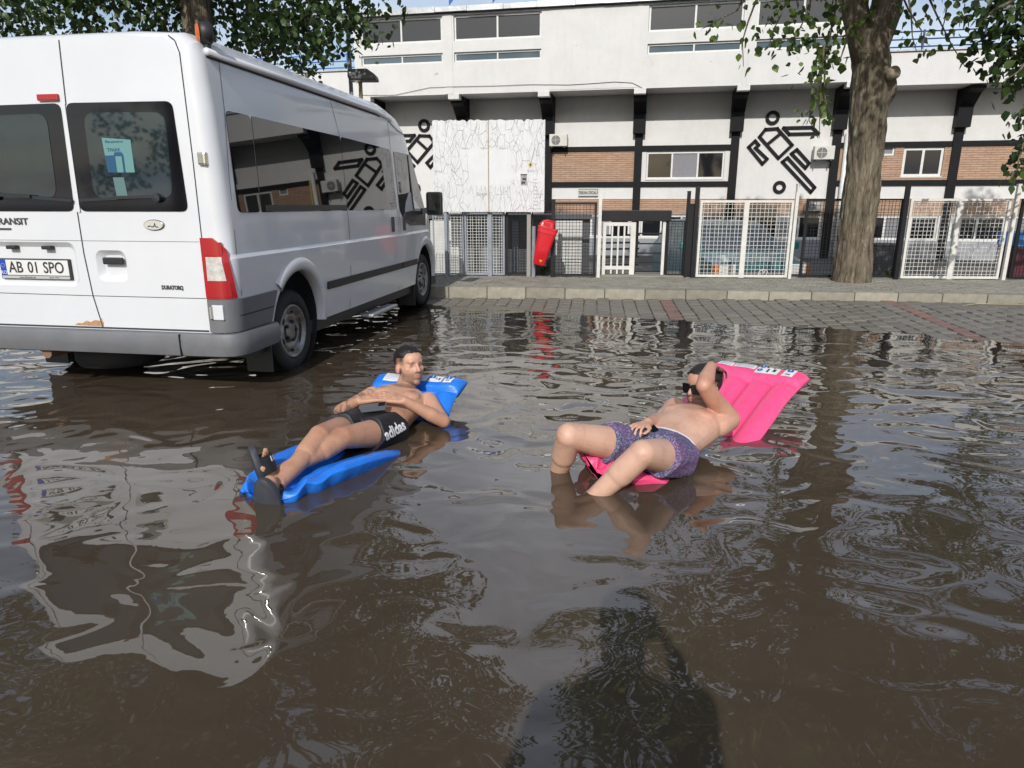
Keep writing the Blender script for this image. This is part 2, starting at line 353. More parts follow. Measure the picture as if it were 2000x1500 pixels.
# ---------------------------------------------------------------- the stand (building)
BM = frame(4.337, 25.0, R(11.4))
def bp(px, py, d=0): return onp(BM, px, py, d)
def plaster(name, c, dirt=.12, peel=False):
    g = G(name); v = g.coord(); n1 = g.noise(v, 1.1, 9, .7); n2 = g.noise(g.coord('Object', (3, 3, .35)), 1.6, 6, .6)
    cc = g.ramp(n1, [(.28, tuple(x*(1-dirt) for x in c)), (.6, c)]); cc = g.mix(g.math('MULTIPLY', g.ramp(n2, [(.52, 0.), (.8, 1.)]), .16), cc, tuple(x*.62 for x in c))
    if peel:
        pe = g.ramp(g.noise(g.coord('Object', (1, 1, 1.3)), 1.15, 9, .72), [(.655, 0.), (.67, 1.)]); cc = g.mix(pe, cc, (.52, .46, .36))
    g.set(Base_Color=cc, Roughness=.92, Normal=g.bump(g.noise(v, 18, 6), .006)); return g.m
m_white = plaster('white_plaster', (.69, .685, .665), .1, True); m_wall = plaster('wall_plaster', (.69, .685, .67), .1)
m_black = mat('black_paint', (.009, .009, .0105), .6, var=.3, vscale=5, spec=.2)
m_plinth = plaster('grey_plinth', (.30, .31, .33), .2)
m_frame = mat('white_frame', (.70, .70, .68), .4, var=.12, vscale=9)
g = G('thin_brick'); v = g.coord(); sp = g.n('SeparateXYZ', {0: v}); cv = g.n('CombineXYZ', {0: sp.outputs[0], 1: sp.outputs[2]})
br = g.n('TexBrick', {'Vector': cv.outputs[0], 'Color1': (.40, .245, .165, 1), 'Color2': (.50, .335, .235, 1), 'Mortar': (.22, .16, .12, 1), 'Scale': 1., 'Mortar Size': .012, 'Mortar Smooth': .3, 'Bias': 0., 'Brick Width': .38, 'Row Height': .075})
bc = g.mix(.5, br.outputs['Color'], g.ramp(g.noise(g.coord('Object', (1, 1, 4)), 2.2, 7), [(.3, (.33, .20, .13)), (.7, (.54, .36, .25))]))
g.set(Base_Color=bc, Roughness=.85, Normal=g.bump(br.outputs['Fac'], -.02)); m_brick = g.m
def glass(name, c, rough=.04, spec=.6): return mat(name, c, rough, spec=spec)
m_mesh_glass = mat('screened_glass', (.05, .053, .058), .35, var=.3, vscale=120, spec=.4); m_slit = glass('slit_glass', (.10, .135, .16), .08); m_dark = glass('dark_glass', (.012, .013, .016), .05)
m_curt = mat('curtain', (.25, .25, .27), .8, var=.3, vscale=30, stretch=(6, 1, .3))
st = thing('stadium_stand', 'white two-storey stadium stand with black columns, brick bands and overhanging upper floor', 'building', BM)
def wall_open(u0, u1, z0, z1, d, ops, rev):
    b = MB(); us = sorted({u0, u1, *[q for o in ops for q in o[:2]]}); zs = sorted({z0, z1, *[q for o in ops for q in o[2:]]})
    ins = lambda u, z: any(o[0] < u < o[1] and o[2] < z < o[3] for o in ops)
    for i in range(len(us)-1):
        for j in range(len(zs)-1):
            if not ins((us[i]+us[i+1])/2, (zs[j]+zs[j+1])/2): b.add([(us[i], d, zs[j]), (us[i+1], d, zs[j]), (us[i+1], d, zs[j+1]), (us[i], d, zs[j+1])], [(0, 1, 2, 3)])
    for a, c, e, f in ops:
        P = [(a, e), (c, e), (c, f), (a, f)]
        for k in range(4):
            (p, q), (r, s_) = P[k], P[(k+1) % 4]; b.add([(p, d, q), (r, d, s_), (r, d+rev, s_), (p, d+rev, q)], [(0, 3, 2, 1)])
    return b
def window(u0, u1, z0, z1, d, cols, fw, gm, parent=st, proud=.02, sill=True):
    wn = MB().box(u0, u1, d-proud, d+.05, z0, z0+fw).box(u0, u1, d-proud, d+.05, z1-fw, z1).box(u0, u0+fw, d-proud+.001, d+.049, z0+fw, z1-fw).box(u1-fw, u1, d-proud+.001, d+.049, z0+fw, z1-fw).build('window', m_frame, parent)
    for k in range(1, cols):
        u = u0+(u1-u0)*k/cols; MB().box(u-fw/2, u+fw/2, d-proud+.002, d+.048, z0+fw, z1-fw).build('mullion', m_frame, wn)
    for k in range(cols):
        a = u0+(u1-u0)*k/cols; c = u0+(u1-u0)*(k+1)/cols
        MB().box(a+fw/2, c-fw/2, d+.015, d+.03, z0+fw*.8, z1-fw*.8).build('pane', gm[k % len(gm)] if isinstance(gm, (list, tuple)) else gm, wn)
    if sill: MB().box(u0-.03, u1+.03, d-proud-.05, d+.04, z0-.035, z0-.004).build('sill', m_frame, wn)
    return wn
ZO, ZR = 5.05, 7.66
ops = []
for a, c in ((-9.98, -6.92), (-6.5, -3.4), (.18, 3.2), (3.6, 6.45)): ops += [(a, c, 6.78, 7.6), (a, c, 6.1, 6.42)]
ub = wall_open(-10.25, 6.9, ZO, ZR, 0, ops, .14)
ub.add([(-10.25, 0, ZO), (-10.25, 9, ZO), (-10.25, 9, ZR), (-10.25, 0, ZR)], [(0, 3, 2, 1)]).add([(6.9, 0, ZO), (6.9, 9, ZO), (6.9, 9, ZR), (6.9, 0, ZR)], [(0, 1, 2, 3)]).add([(-10.25, 0, ZO), (6.9, 0, ZO), (6.9, 2, ZO), (-10.25, 2, ZO)], [(0, 3, 2, 1)]).add([(-10.25, 0, ZR), (6.9, 0, ZR), (6.9, 9, ZR), (-10.25, 9, ZR)], [(0, 1, 2, 3)])
up = ub.build('upper_wall', m_white, st)
for i, o in enumerate(ops): window(o[0]+.01, o[1]-.01, o[2]+.01, o[3]-.01, .09, 2, .05 if i % 2 else .06, m_slit if i % 2 else m_mesh_glass)
m_zinc = mat('zinc', (.55, .57, .58), .35, .8, var=.35, vscale=1.5, bump=.004, bscale=8)
rf = MB().box(-10.35, 7.0, -.14, 9, ZR+.05, ZR+.1).build('roof', m_earth, st)
u = -10.38
while u < 6.95:
    l = rng.uniform(.9, 1.3); MB().box(u, min(u+l-.012, 7.02), -.17+rng.uniform(-.012, .012), .1, ZR+.02+rng.uniform(-.012, .012), ZR+.19+rng.uniform(-.01, .01)).build('fascia_sheet', m_zinc, rf); u += l
MB().box(-3.1, .0, -.012, .0, 5.09, 7.6).build('plain_panel', m_white, st)
MB().box(3.28, 3.36, -.03, -.001, ZO+.001, 7.62).box(3.42, 3.5, -.03, -.001, ZO+.001, 7.62).build('joint_strip', m_white, st)
MB().box(-6.86, -6.56, -.02, -.001, 5.06, 7.62).build('pier', m_white, st)
# wings to both sides, lower, with terrace rails
for nm, u0, u1, z0, z1 in (('left_wing', -30, -10.26, 5.0, 5.97), ('right_wing', 6.91, 30, 4.92, 5.9)):
    b = MB().box(u0, u1, .12, 2.2, z0, z1).build('parapet', m_wall, st); MB().box(u0, u1, .06, .4, z1+.002, z1+.05).build('coping', m_zinc, b)
for u0, u1, m, zt in ((-30, -10.3, mat('blue_rail', (.07, .17, .50), .4), 5.99), (7.0, 30, mat('navy_rail', (.04, .06, .16), .4), 5.93)):
    rl = MB()
    for k in range(3): rl.tube([(u0, .5, zt+.17+k*.22), (u1, .5, zt+.17+k*.22)], .022, 6)
    r_ = rl.build('terrace_rail', m, st); u = u0
    while u < u1: MB().box(u-.025, u+.025, .47, .53, zt-.02, zt+.66).build('rail_post', m, r_); u += 1.75
# lower wall
D = 1.4
cols_ = [-13.3, -9.9, -6.55, -3.3, 0, 3.36, 6.72, 10.5, 14.2]
low_ops = []
for k in range(len(cols_)-1):
    if cols_[k] >= -3.4: low_ops.append((cols_[k]+.2, cols_[k+1]-.2, .04, .87))
lops = [(.3, 3.05, 2.14, 3.1), (8.9, 10.16, 2.17, 3.12), (8.2, 8.62, 2.86, 3.18)]
MB_ = wall_open(-30, 30, -1.1, 5.045, D, low_ops+lops, .12); MB_.build('lower_wall', m_wall, st)
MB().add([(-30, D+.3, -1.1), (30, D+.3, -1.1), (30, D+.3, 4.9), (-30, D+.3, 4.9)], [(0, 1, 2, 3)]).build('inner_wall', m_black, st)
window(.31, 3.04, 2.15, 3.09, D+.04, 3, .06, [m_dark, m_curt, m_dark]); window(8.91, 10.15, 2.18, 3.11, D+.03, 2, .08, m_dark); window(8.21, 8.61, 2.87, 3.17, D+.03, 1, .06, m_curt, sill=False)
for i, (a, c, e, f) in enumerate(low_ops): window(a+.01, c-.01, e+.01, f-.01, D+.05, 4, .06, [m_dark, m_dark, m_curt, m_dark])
def band(nm, u0, u1, z0, z1, p, m): return MB().box(u0, u1, D-p, D-.002, z0, z1).build(nm, m, st)
for k in range(len(cols_)-1):
    a, c = cols_[k]+.12, cols_[k+1]-.12
    if a > -3.4: band('lower_brick_band', a, c, .9, 1.45, .03, m_brick)
    if k in (3, 6, 7, 4):
        band('black_beam', a, c, 3.13, 3.31, .06, m_black); band('black_beam', a, c, 1.88, 2.06, .06, m_black)
    if k == 3: band('brick_panel', a, c, 2.065, 3.125, .03, m_brick)
    if k == 6:
        for q in ((a, 8.2, 2.065, 3.125), (8.62, 8.9, 2.065, 3.125), (10.16, c, 2.065, 3.125), (8.2, 8.62, 2.065, 2.86), (8.9, 10.16, 2.065, 2.17)): band('brick_panel', *q, .03, m_brick)
    if k == 7: band('brick_panel', a, c, 2.065, 3.125, .03, m_brick)
MB().box(-30, 30, D-.05, D-.003, -1.1, 0.0).build('plinth', m_plinth, st)
for k, u in enumerate(cols_):
    cb = MB().box(u-.14, u+.14, D-.1, D-.0015, -1.0, 3.78).build('column', m_black, st)
    wng = u > 6.8
    zo = 4.92 if wng else ZO
    br_ = MB().prism([(.35, zo-.02), (D-.001, zo-.02), (D-.001, 3.72), (D-.32, 3.72), (D-.34, 4.35), (.62, 4.72), (.35, 4.8)], lambda y, z, x: (u+x, y, z), -.22, .22)
    br_.build('bracket', m_black, cb)
    if not wng and k > 0: MB().box(u-.2, u+.2, -.025, .34, zo-.16, zo+.0-.001).build('beam_end', m_white, st)
# handball players drawn in thick raised outline
def fig(sgn, uo):
    f0 = lambda x, y: (lambda q: (uo+sgn*(q[0]-4.55), q[1]))(bp(1300+x/2.5, y/2.5, D))
    o = None
    strokes = [[(487, 632), (545, 628), (617, 708), (550, 772), (458, 668), (487, 632)], [(560, 652), (502, 700)], [(576, 625), (716, 622), (745, 652), (603, 655), (576, 625)],
        [(405, 718), (437, 688), (454, 708), (438, 722), (495, 776), (472, 800), (405, 718)], [(640, 730), (700, 797), (682, 820), (614, 750), (640, 730)], [(595, 770), (727, 915), (708, 938), (570, 790), (595, 770)]]
    root = None
    for s_ in strokes:
        b = MB(); P = [f0(*q) for q in s_]
        for p, q in zip(P, P[1:]):
            dx, dz = q[0]-p[0], q[1]-p[1]; l = math.hypot(dx, dz); e = .045/l
            b.bar((p[0]-dx*e, D-.03, p[1]-dz*e), (q[0]+dx*e, D-.03, q[1]+dz*e), .055, .1, (0, 1, 0)) if False else b.bar((p[0]-dx*e, D-.03, p[1]-dz*e), (q[0]+dx*e, D-.03, q[1]+dz*e), .1, .055, (0, 1, 0))
        o = b.build('painted_player' if root is None else 'player_limb', m_black, st if root is None else root)
        root = root or o
    for x, y, r in ((522, 575, .235), (555, 914, .22)):
        c = f0(x, y); MB().lathe([(r-.11, -.02), (r-.11, .055), (r, .055), (r, -.02)], (c[0], D, c[1]), (0, -1, 0), 28).build('player_ring', m_black, root)
fig(1, 4.55); fig(-1, -8.14)
# sagging cable along the overhang
P = [bp(x, y, -.02) for x, y in ((700, 186), (770, 186), (840, 171), (900, 169), (960, 168), (1040, 165), (1110, 166), (1160, 163), (1200, 160), (1235, 162), (1255, 172))]
MB().tube([(q[0], -.03, q[1]) for q in P], .007, 5).build('cable', m_black, st)
pipe = MB().tube([(7.05, D-.1, -.6), (7.05, D-.1, 3.6)], .09, 10).build('drain_pipe', m_frame, st, True)
MB().tube([(7.16, D-.16, 3.3), (7.22, D-.14, 1.5), (7.14, D-.1, .3)], .025, 6).build('yellow_cable', mat('yellow_cable', (.6, .48, .08), .5), st, True)
# things fixed to the stand: air conditioners, name plate, flags
m_ac = mat('ac_casing', (.62, .61, .56), .45, var=.1, vscale=6); m_acd = mat('ac_dark', (.07, .07, .075), .5)
def aircon(px0, py0, px1, py1, label, d):
    u0, z1 = bp(px0, py0, d); u1, z0 = bp(px1, py1, d); c = BM @ Vector(((u0+u1)/2, d, z0))
    t = thing('air_conditioner', label, 'air conditioner', Matrix.Translation(c) @ BM.to_3x3().to_4x4(), 'air conditioners on the stand wall'); wd, ht = (u1-u0)/2, z1-z0
    cs = MB().box(-wd, wd, 0, .3, 0, ht, .015).build('casing', m_ac, t); fx = -wd*.25; r = ht*.4
    MB().lathe([(.001, 0), (r, 0), (r, .006), (.001, .006)], (fx, -.001, ht/2), (0, -1, 0), 24).build('fan_opening', m_acd, cs)
    for k in range(4): q = r*(k+1)/4; MB().lathe([(q-.008, 0), (q-.008, .014), (q, .014), (q, 0)], (fx, -.002, ht/2), (0, -1, 0), 24).build('grille_ring', m_ac, cs)
    MB().box(fx-r, fx+r, -.02, -.008, ht/2-.006, ht/2+.006).box(fx-.006, fx+.006, -.02, -.009, ht/2-r, ht/2+r).build('grille_cross', m_ac, cs)
    for s_ in (-1, 1): MB().box(s_*wd*.7-.02, s_*wd*.7+.02, -.04, .4, -.05, -.003).build('bracket', m_acd, t)
aircon(1073, 262, 1107, 285, 'pale air conditioner box beside the billboard, above the brick panel', D-.45)
aircon(1592, 285, 1629, 311, 'pale air conditioner box on the white wall right of the painted player', D-.45)
aircon(1575, 395, 1606, 412, 'low air conditioner box on the brick band left of the big trunk', D-.45)
u0, z1 = bp(1130, 369, D); u1, z0 = bp(1168, 384, D); m_ink = mat('ink', (.03, .03, .03), .6)
t = thing('name_plate', 'small pale plate reading TRIBUNA OFICIALA on the white wall', 'sign', BM @ Matrix.Translation(((u0+u1)/2, D-.05, (z0+z1)/2)))
MB().box((u0-u1)/2, (u1-u0)/2, 0, .04, (z0-z1)/2, (z1-z0)/2).build('plate', mat('plate_grey', (.5, .51, .48), .5), t)
text('lettering', 'TRIBUNA OFICIALĂ', .15, stand(0, -.003, -.005), m_ink, t, .001, .56, .004)
b = MB(); hw, hh = (u1-u0)/2, (z1-z0)/2
b.box(-hw, hw, -.004, -.001, hh-.02, hh).box(-hw, hw, -.004, -.001, -hh, -hh+.02).build('plate_border', m_ink, t)
m_flag = mat('flag_blue', (.03, .12, .42), .7); 
for px, lb, c in ((877, 'small blue pennant on the roof, leftmost', m_flag), (962, 'small blue pennant on the roof, middle one of three', m_flag), (1047, 'small white pennant on the roof, rightmost', m_frame)):
    u, z = bp(px, 14, .6); t = thing('roof_flag', lb, 'flag', BM @ Matrix.Translation((u, .6, ZR+.1)), 'pennants along the roof edge')
    MB().tube([(0, 0, 0), (0, 0, .95)], .012, 6).build('pole', m_zinc, t)
    b = MB(); Pf = [(.01+.1*i+.0, .02*math.sin(i*1.3), .92-.13*i*.6) for i in range(4)]
    for i in range(3):
        a, c_ = Pf[i], Pf[i+1]; b.add([(a[0], a[1], a[2]), (c_[0], c_[1], c_[2]-.02), (c_[0], c_[1], .3+.12*(i+1)), (a[0], a[1], .3+.12*i)], [(0, 1, 2, 3)])
    b.build('cloth', c, t)
# ---------------------------------------------------------------- fence line
FM = frame(0, 10.95, math.atan(.066)); FZ = .175
def fp_(px, py, d=0): return onp(FM, px, py, d)
m_wpaint = mat('white_metal', (.68, .67, .63), .45, var=.18, vscale=7); m_bpaint = mat('black_metal', (.012, .012, .014), .5, var=.4, vscale=6, spec=.3); m_gpaint = mat('grey_metal', (.27, .30, .34), .45, var=.25, vscale=6)
def vis_x(px, py0, py1, d=0):              # upright at the base pixel
    return fp_(px, py0, d)[0]
def fence_panel(px0, px1, ytop, label, m, wm, d=0, pitch=.05, fw=.028, mid=0, ybot=541, cat='fence', grp='mesh panels of the fence', name='mesh_fence', wr=.0028, z0=None, barw=None):
    x0, x1 = fp_(px0, ybot, d)[0], fp_(px1, ybot, d)[0]; zt = fp_((px0+px1)/2, ytop, d)[1]; z0 = FZ+.02 if z0 is None else z0
    t = thing(name, label, cat, FM @ Matrix.Translation((x0, d, FZ)), grp); zt -= FZ; z0 -= FZ; W = x1-x0
    fr = MB().box(0, fw, -fw/2, fw/2, z0, zt).box(W-fw, W, -fw/2, fw/2, z0, zt).box(fw, W-fw, -fw/2+.001, fw/2-.001, zt-fw, zt).box(fw, W-fw, -fw/2+.001, fw/2-.001, z0, z0+fw).build('frame', m, t)
    if mid: MB().box(W/2-mid/2, W/2+mid/2, -fw/2-.004, fw/2+.004, z0-.01, zt+.002).build('middle_post', m, t)
    b = MB(); n = max(2, int(W/pitch)); k = max(2, int((zt-z0)/pitch))
    for i in range(1, n):
        x = W*i/n+.004*math.sin(i*3.7); b.bar((x, 0, z0), (x+.004*math.sin(i*1.7), 0, zt), wr*2, wr*2)
    for j in range(1, k):
        z = z0+(zt-z0)*j/k; b.bar((0, .004, z), (W, .004, z+.004*math.sin(j*2.1)), wr*2, wr*2)
    o = b.build('wire_mesh', wm, t); o['kind'] = 'stuff'
    return t
def post(px, ytop, wd, label, m, d=0, ybot=541, lean=0, grp='fence posts'):
    x = fp_(px, ybot, d)[0]; zt = fp_(px+(px-1000)*.115*(ybot-ytop)/541, ytop, d)[1]
    t = thing('fence_post', label, 'post', FM @ Matrix.Translation((x, d, FZ-.02)), grp)
    MB().bar((0, 0, 0), (lean, 0, zt-FZ), wd, wd).build('shaft', m, t); MB().box(lean-wd*.55, lean+wd*.55, -wd*.55, wd*.55, zt-FZ, zt-FZ+.012).build('cap', m, t)
    return t
fence_panel(848, 907, 412, 'pale wire mesh panel between the van mirror and the bluish post', m_gpaint, m_wpaint, .1, .045, .02)
fence_panel(909, 986, 412, 'pale wire mesh panel under the left half of the billboard', m_gpaint, m_wpaint, .1, .045, .03)
fence_panel(988, 1036, 412, 'dark wire mesh panel under the right half of the billboard', m_bpaint, m_bpaint, .12, .045, .035)
fence_panel(1038, 1078, 412, 'narrow dark mesh panel behind the red bin', m_bpaint, m_bpaint, .13, .045, .02)
fence_panel(1078, 1162, 395, 'black mesh gate between the red bin and the white turnstile', m_bpaint, m_bpaint, 0, .05, .035, cat='gate', name='mesh_gate')
post(1079, 388, .06, 'black gate post right beside the red bin', m_bpaint)
post(873, 405, .045, 'grey post under the billboard nearest the van', m_gpaint, .02)
post(1168, 368, .05, 'tall white post at the turnstile', m_wpaint)
fence_panel(1300, 1333, 431, 'small black mesh panel right of the turnstile', m_bpaint, m_bpaint, .25, .045, .02, ybot=530)
post(1335, 372, .05, 'black post, left of the pair right of the turnstile', m_bpaint, .15, 533, lean=.01)
post(1352, 365, .06, 'black post, right of the pair beside the left white gate', m_bpaint, .05, 537, lean=.0)
x0 = fp_(1330, 533, .1)[0]; t = thing('gate_leaf', 'narrow black gate leaf standing open between the two black posts', 'gate', FM @ Matrix.Translation((x0+.04, .1, FZ)))
MB().box(0, .13, -.02, .02, .02, 1.12).build('leaf', m_bpaint, t); MB().box(.005, .03, -.035, .035, .0, 1.2).build('stile', m_bpaint, t)
fence_panel(1358, 1536, 391, 'left white double mesh gate in front of the parked car', m_wpaint, m_wpaint, 0, .058, .035, .075, cat='gate', grp='white mesh gates', name='mesh_gate', wr=.0028)
post(1541, 358, .045, 'white post right of the left white gate', m_wpaint)
fence_panel(1560, 1640, 388, 'black mesh panel left of the big tree trunk', m_bpaint, m_bpaint, .1, .05, .035)
fence_panel(1690, 1744, 388, 'black mesh panel right of the big tree trunk', m_bpaint, m_bpaint, .12, .05, .025)
post(1749, 358, .06, 'black post left of the right white gate', m_bpaint)
fence_panel(1757, 1948, 388, 'right white double mesh gate with flaking grey top rail', m_wpaint, m_wpaint, 0, .058, .035, .075, cat='gate', grp='white mesh gates', name='mesh_gate', ybot=544, wr=.0028)
post(1958, 358, .05, 'white post right of the right white gate', m_wpaint, 0, 545)
fence_panel(1968, 2090, 388, 'black mesh panel at the right edge of the picture', m_bpaint, m_bpaint, .03, .05, .035, ybot=546)
# turnstile
x0 = fp_(1175, 533, .3)[0]; x1 = fp_(1297, 530, .3)[0]; W = x1-x0
t = thing('turnstile', 'turnstile with white slatted gate, black crossbars and black top beam', 'turnstile', FM @ Matrix.Translation((x0, .3, FZ)))
zb0, zb1 = fp_(1240, 432, .3)[1]-FZ, fp_(1240, 411, .3)[1]-FZ
MB().box(-.02, W+.06, -.06, .2, zb0, zb1, .008).build('top_beam', m_bpaint, t)
ga = MB(); gw = fp_(1238, 530, .3)[0]-x0; gh = zb0-.012
ga.box(0, .05, -.03, .03, .02, gh).box(gw-.08, gw, -.03, .03, .02, gh).box(.05, gw-.08, -.029, .029, gh-.06, gh).box(.05, gw-.08, -.029, .029, .1, .155); gt = ga.build('gate_frame', m_wpaint, t)
for k in range(3): x = .05+(gw-.13)*(k+1)/4; MB().box(x-.013, x+.013, -.02, .02, .03, gh-.06).build('gate_bar', m_wpaint, gt)
for z in (.62, .5, .4, .27, .14): MB().bar((.0, .25, z), (gw+.1, .3, z+.01), .02, .03).build('turning_arm', m_bpaint, t)
for z in (.66, .5, .35, .2, .06): MB().bar((gw+.01, .12, z), (W-.04, .12, z), .02, .022).build('barrier_rail', m_bpaint, t)
MB().box(W-.06, W-.015, -.03, .03, 0, zb0-.002).build('white_upright', m_wpaint, t); MB().box(W-.012, W+.03, -.02, .1, 0, zb0-.002).build('black_upright', m_bpaint, t); MB().box(gw+.0, gw+.03, .1, .14, 0, zb0-.002).build('inner_upright', m_bpaint, t)
# step of paving at the turnstile
tag(MB().box(*(fp_(1160, 536)[0], fp_(1352, 536)[0]), .12, .9, .1, FZ+.02, .008).build('step', m_walk), None, None, None, 'structure').matrix_basis = FM
# billboard with flaking white paint
g = G('flaking_paint'); v = g.coord(); sp = g.n('SeparateXYZ', {0: v}); cv = g.n('CombineXYZ', {0: g.math('MULTIPLY', sp.outputs[0], 2.1), 1: g.math('MULTIPLY', sp.outputs[2], .85)})
ds = g.n('TexNoise', {'Vector': v, 'Scale': 2.2, 'Detail': 2.}); va = g.n('VectorMath', {0: cv.outputs[0], 1: g.n('VectorMath', {0: ds.outputs['Color'], 1: (.22, .22, .0)}, operation='MULTIPLY').outputs[0]}, operation='ADD')
ed = g.n('TexVoronoi', {'Vector': va.outputs[0], 'Scale': 5.2}, feature='DISTANCE_TO_EDGE'); 
crk = g.ramp(ed.outputs['Distance'], [(0., 1.), (.014, .0)]); ed2 = g.n('TexVoronoi', {'Vector': va.outputs[0], 'Scale': 9.5}, feature='DISTANCE_TO_EDGE'); crk2 = g.ramp(ed2.outputs['Distance'], [(0., .5), (.02, 0.)])
blank = g.math('MULTIPLY', g.ramp(g.math('ABSOLUTE', g.math('SUBTRACT', sp.outputs[0], .02)), [(.30, 0.), (.36, 1.)]), 1.0); blz = g.ramp(g.math('ABSOLUTE', g.math('SUBTRACT', sp.outputs[2], .66)), [(.24, 0.), (.30, 1.)])
msk = g.math('MAXIMUM', blank, blz); gate = g.ramp(g.noise(v, 3.1, 3), [(.38, 0.), (.5, 1.)])
cf = g.math('MULTIPLY', g.math('MAXIMUM', g.math('MULTIPLY', crk, g.math('ADD', g.math('MULTIPLY', gate, .75), .25)), g.math('MULTIPLY', crk2, gate)), msk)
g.set(Base_Color=g.mix(g.math('MULTIPLY', cf, .75), g.ramp(g.noise(v, 5, 6), [(.3, (.62, .63, .65)), (.7, (.69, .69, .69))]), (.13, .12, .13)), Roughness=.55, Normal=g.bump(cf, -.004)); m_flake = g.m
x0, z1 = fp_(844, 236, -.02); x1, zz_ = fp_(1065, 232, -.02); z0 = fp_(1000, 414, -.02)[1]; zt = (z1+zz_)/2; W = x1-x0; Hb = zt-z0
t = thing('billboard', 'white billboard of two boards with cracked flaking paint above the fence', 'billboard', FM @ Matrix.Translation(((x0+x1)/2, -.02, z0)))
for s_ in (-1, 1):
    b = MB(); n = 24; top = [Hb+rng.uniform(-.012, .008)-(.03 if (k in (9,)) else 0) for k in range(n+1)]; a0, a1 = (-W/2, -.004) if s_ < 0 else (.004, W/2)
    xs_ = [a0+(a1-a0)*k/n for k in range(n+1)]; poly = [(a0, 0), (a1, 0)]+[(x, h_) for x, h_ in zip(reversed(xs_), top)]
    b.prism(poly, lambda a, c, d: (a, d, c), 0, .025).build('board', m_flake, t)
m_rust = mat('rusty_edge', (.42, .36, .24), .8, var=.4, vscale=20)
MB().box(-.003, .003, .004, .02, 0, Hb-.02).box(-.012, .0, -.004, -.001, .0, Hb-.03).build('joint', m_rust, t)
MB().box(-W/2, W/2, .026, .06, .02, .07).box(-W/2, W/2, .026, .06, Hb-.12, Hb-.07).build('batten', m_gpaint, t)
for x in (-W*.40, 0.0, W*.36): MB().box(x-.03, x+.03, .061, .12, FZ-z0, Hb-.1).build('support_post', m_gpaint if x < .1 else mat('grey_wood', (.3, .29, .27), .8), t)
def bb(px, py): q = fp_(px, py, -.02); return q[0]-(x0+x1)/2, q[1]-z0
m_fade = mat('faded_ink', (.33, .30, .33), .7); m_fade2 = mat('faded_violet', (.36, .30, .45), .7)
for s_, px, py, sz in (('PELUZA 2', 856, 335, .036), ('TRIBUNA 2', 909, 290, .034), ('TRIBUNA 1', 946, 290, .034), ('TRIBUNA 3', 983, 290, .034), ('PELUZA 1', 1038, 334, .04)):
    a, c = bb(px, py); text('faded_print', s_, sz, stand(a, -.001, c), m_fade, t, .0015, .8)
for i, s_ in enumerate(('Acces', 'Tribuna I', 'Peluza', 'Intrare', 'Acces persoane', 'Loc parcare', 'Cabinet', 'Directie', 'Grup sanitar')):
    a, c = bb(1041, 350+i*7.2); text('faded_line', s_, .033, stand(a, -.001, c), m_fade2 if i % 3 == 0 else m_fade, t, .0012, .75, align='LEFT')
a, c = bb(941, 379); text('faded_signature', 'Sponsor', .07, stand(a, -.001, c), m_fade, t, .0012, .7, ital=.3)
a, c = bb(1036, 322); MB().prism([(-.04, 0), (0, -.045), (.04, 0), (0, .045)], lambda p, q, d: (a+p, d, c+q), -.004, -.001).build('diamond_sticker', mat('ochre', (.58, .42, .12), .5), t)
MB().box(a-.012, a+.012, -.006, -.0045, c-.016, c+.02).build('sticker_mark', m_ink, t)
a, c = bb(1023, 352); MB().box(a-.047, a+.047, -.005, -.001, c-.072, c+.072).build('sticker', mat('sticker_grey', (.38, .36, .38), .5, var=.6, vscale=45), t)
MB().box(a-.05, a+.05, -.007, -.0055, c+.075, c+.09).box(a-.035, a+.02, -.008, -.0055, c-.05, c-.02).box(a-.02, a+.035, -.008, -.0055, c+.0, c+.03).build('sticker_print', m_ink, t)
# red litter bin on its post
c0 = FM @ Vector((fp_(1058, 517, -.12)[0], -.12, 0)); zb = fp_(1052, 517, -.12)[1]; zt = fp_(1062, 446, -.12)[1]; zl = fp_(1056, 430, -.12)[1]
m_red = mat('red_plastic', (.62, .012, .025), .3, var=.12, vscale=4, coat=.3); m_redd = mat('dark_red_plastic', (.50, .01, .02), .35)
t = thing('litter_bin', 'tilted red plastic litter bin with hooded lid on a grey post', 'litter bin', Matrix.Translation((c0.x, c0.y, FZ)) @ Matrix.Rotation(-.05, 4, 'Z')); hb = zt-zb
tl = Matrix.Translation((-.05, 0, zb-FZ)) @ Matrix.Rotation(.25, 4, 'Y') @ Matrix.Diagonal((.88, .88, 1, 1))
def rr(wd, dp, r, n=5):
    P = []
    for cx, cy, a0 in ((wd-r, dp-r, 0), (-wd+r, dp-r, 90), (-wd+r, -dp+r, 180), (wd-r, -dp+r, 270)): P += [(cx+r*math.cos(R(a0+90*i/n)), cy+r*math.sin(R(a0+90*i/n))) for i in range(n+1)]
    return P
def loft(secs, fn=lambda p: p, cap=True):
    b = MB(); n = len(secs[0]); b.v = [tuple(fn(Vector(q))) for s_ in secs for q in s_]
    b.f = [(i*n+k, i*n+(k+1) % n, (i+1)*n+(k+1) % n, (i+1)*n+k) for i in range(len(secs)-1) for k in range(n)]
    if cap: b.f += [tuple(range(n-1, -1, -1)), tuple((len(secs)-1)*n+k for k in range(n))]
    return b
secs = [[(x, y, z) for x, y in rr(wd, dp, .05)] for z, wd, dp in ((0, .085, .085), (.015, .105, .1), (hb*.5, .135, .125), (hb-.06, .155, .145), (hb-.058, .17, .155), (hb, .17, .155))]
o = loft(secs, lambda p: tl @ p).build('bin_body', m_red, t); autosmooth(o.data, 40)
hl = zl-zt+.06
secs = [[(x+ox, y, z) for x, y in rr(wd, dp, .05)] for z, wd, dp, ox in ((hb+.003, .178, .162, 0), (hb+.03, .178, .162, 0), (hb+.034, .15, .15, -.01))]
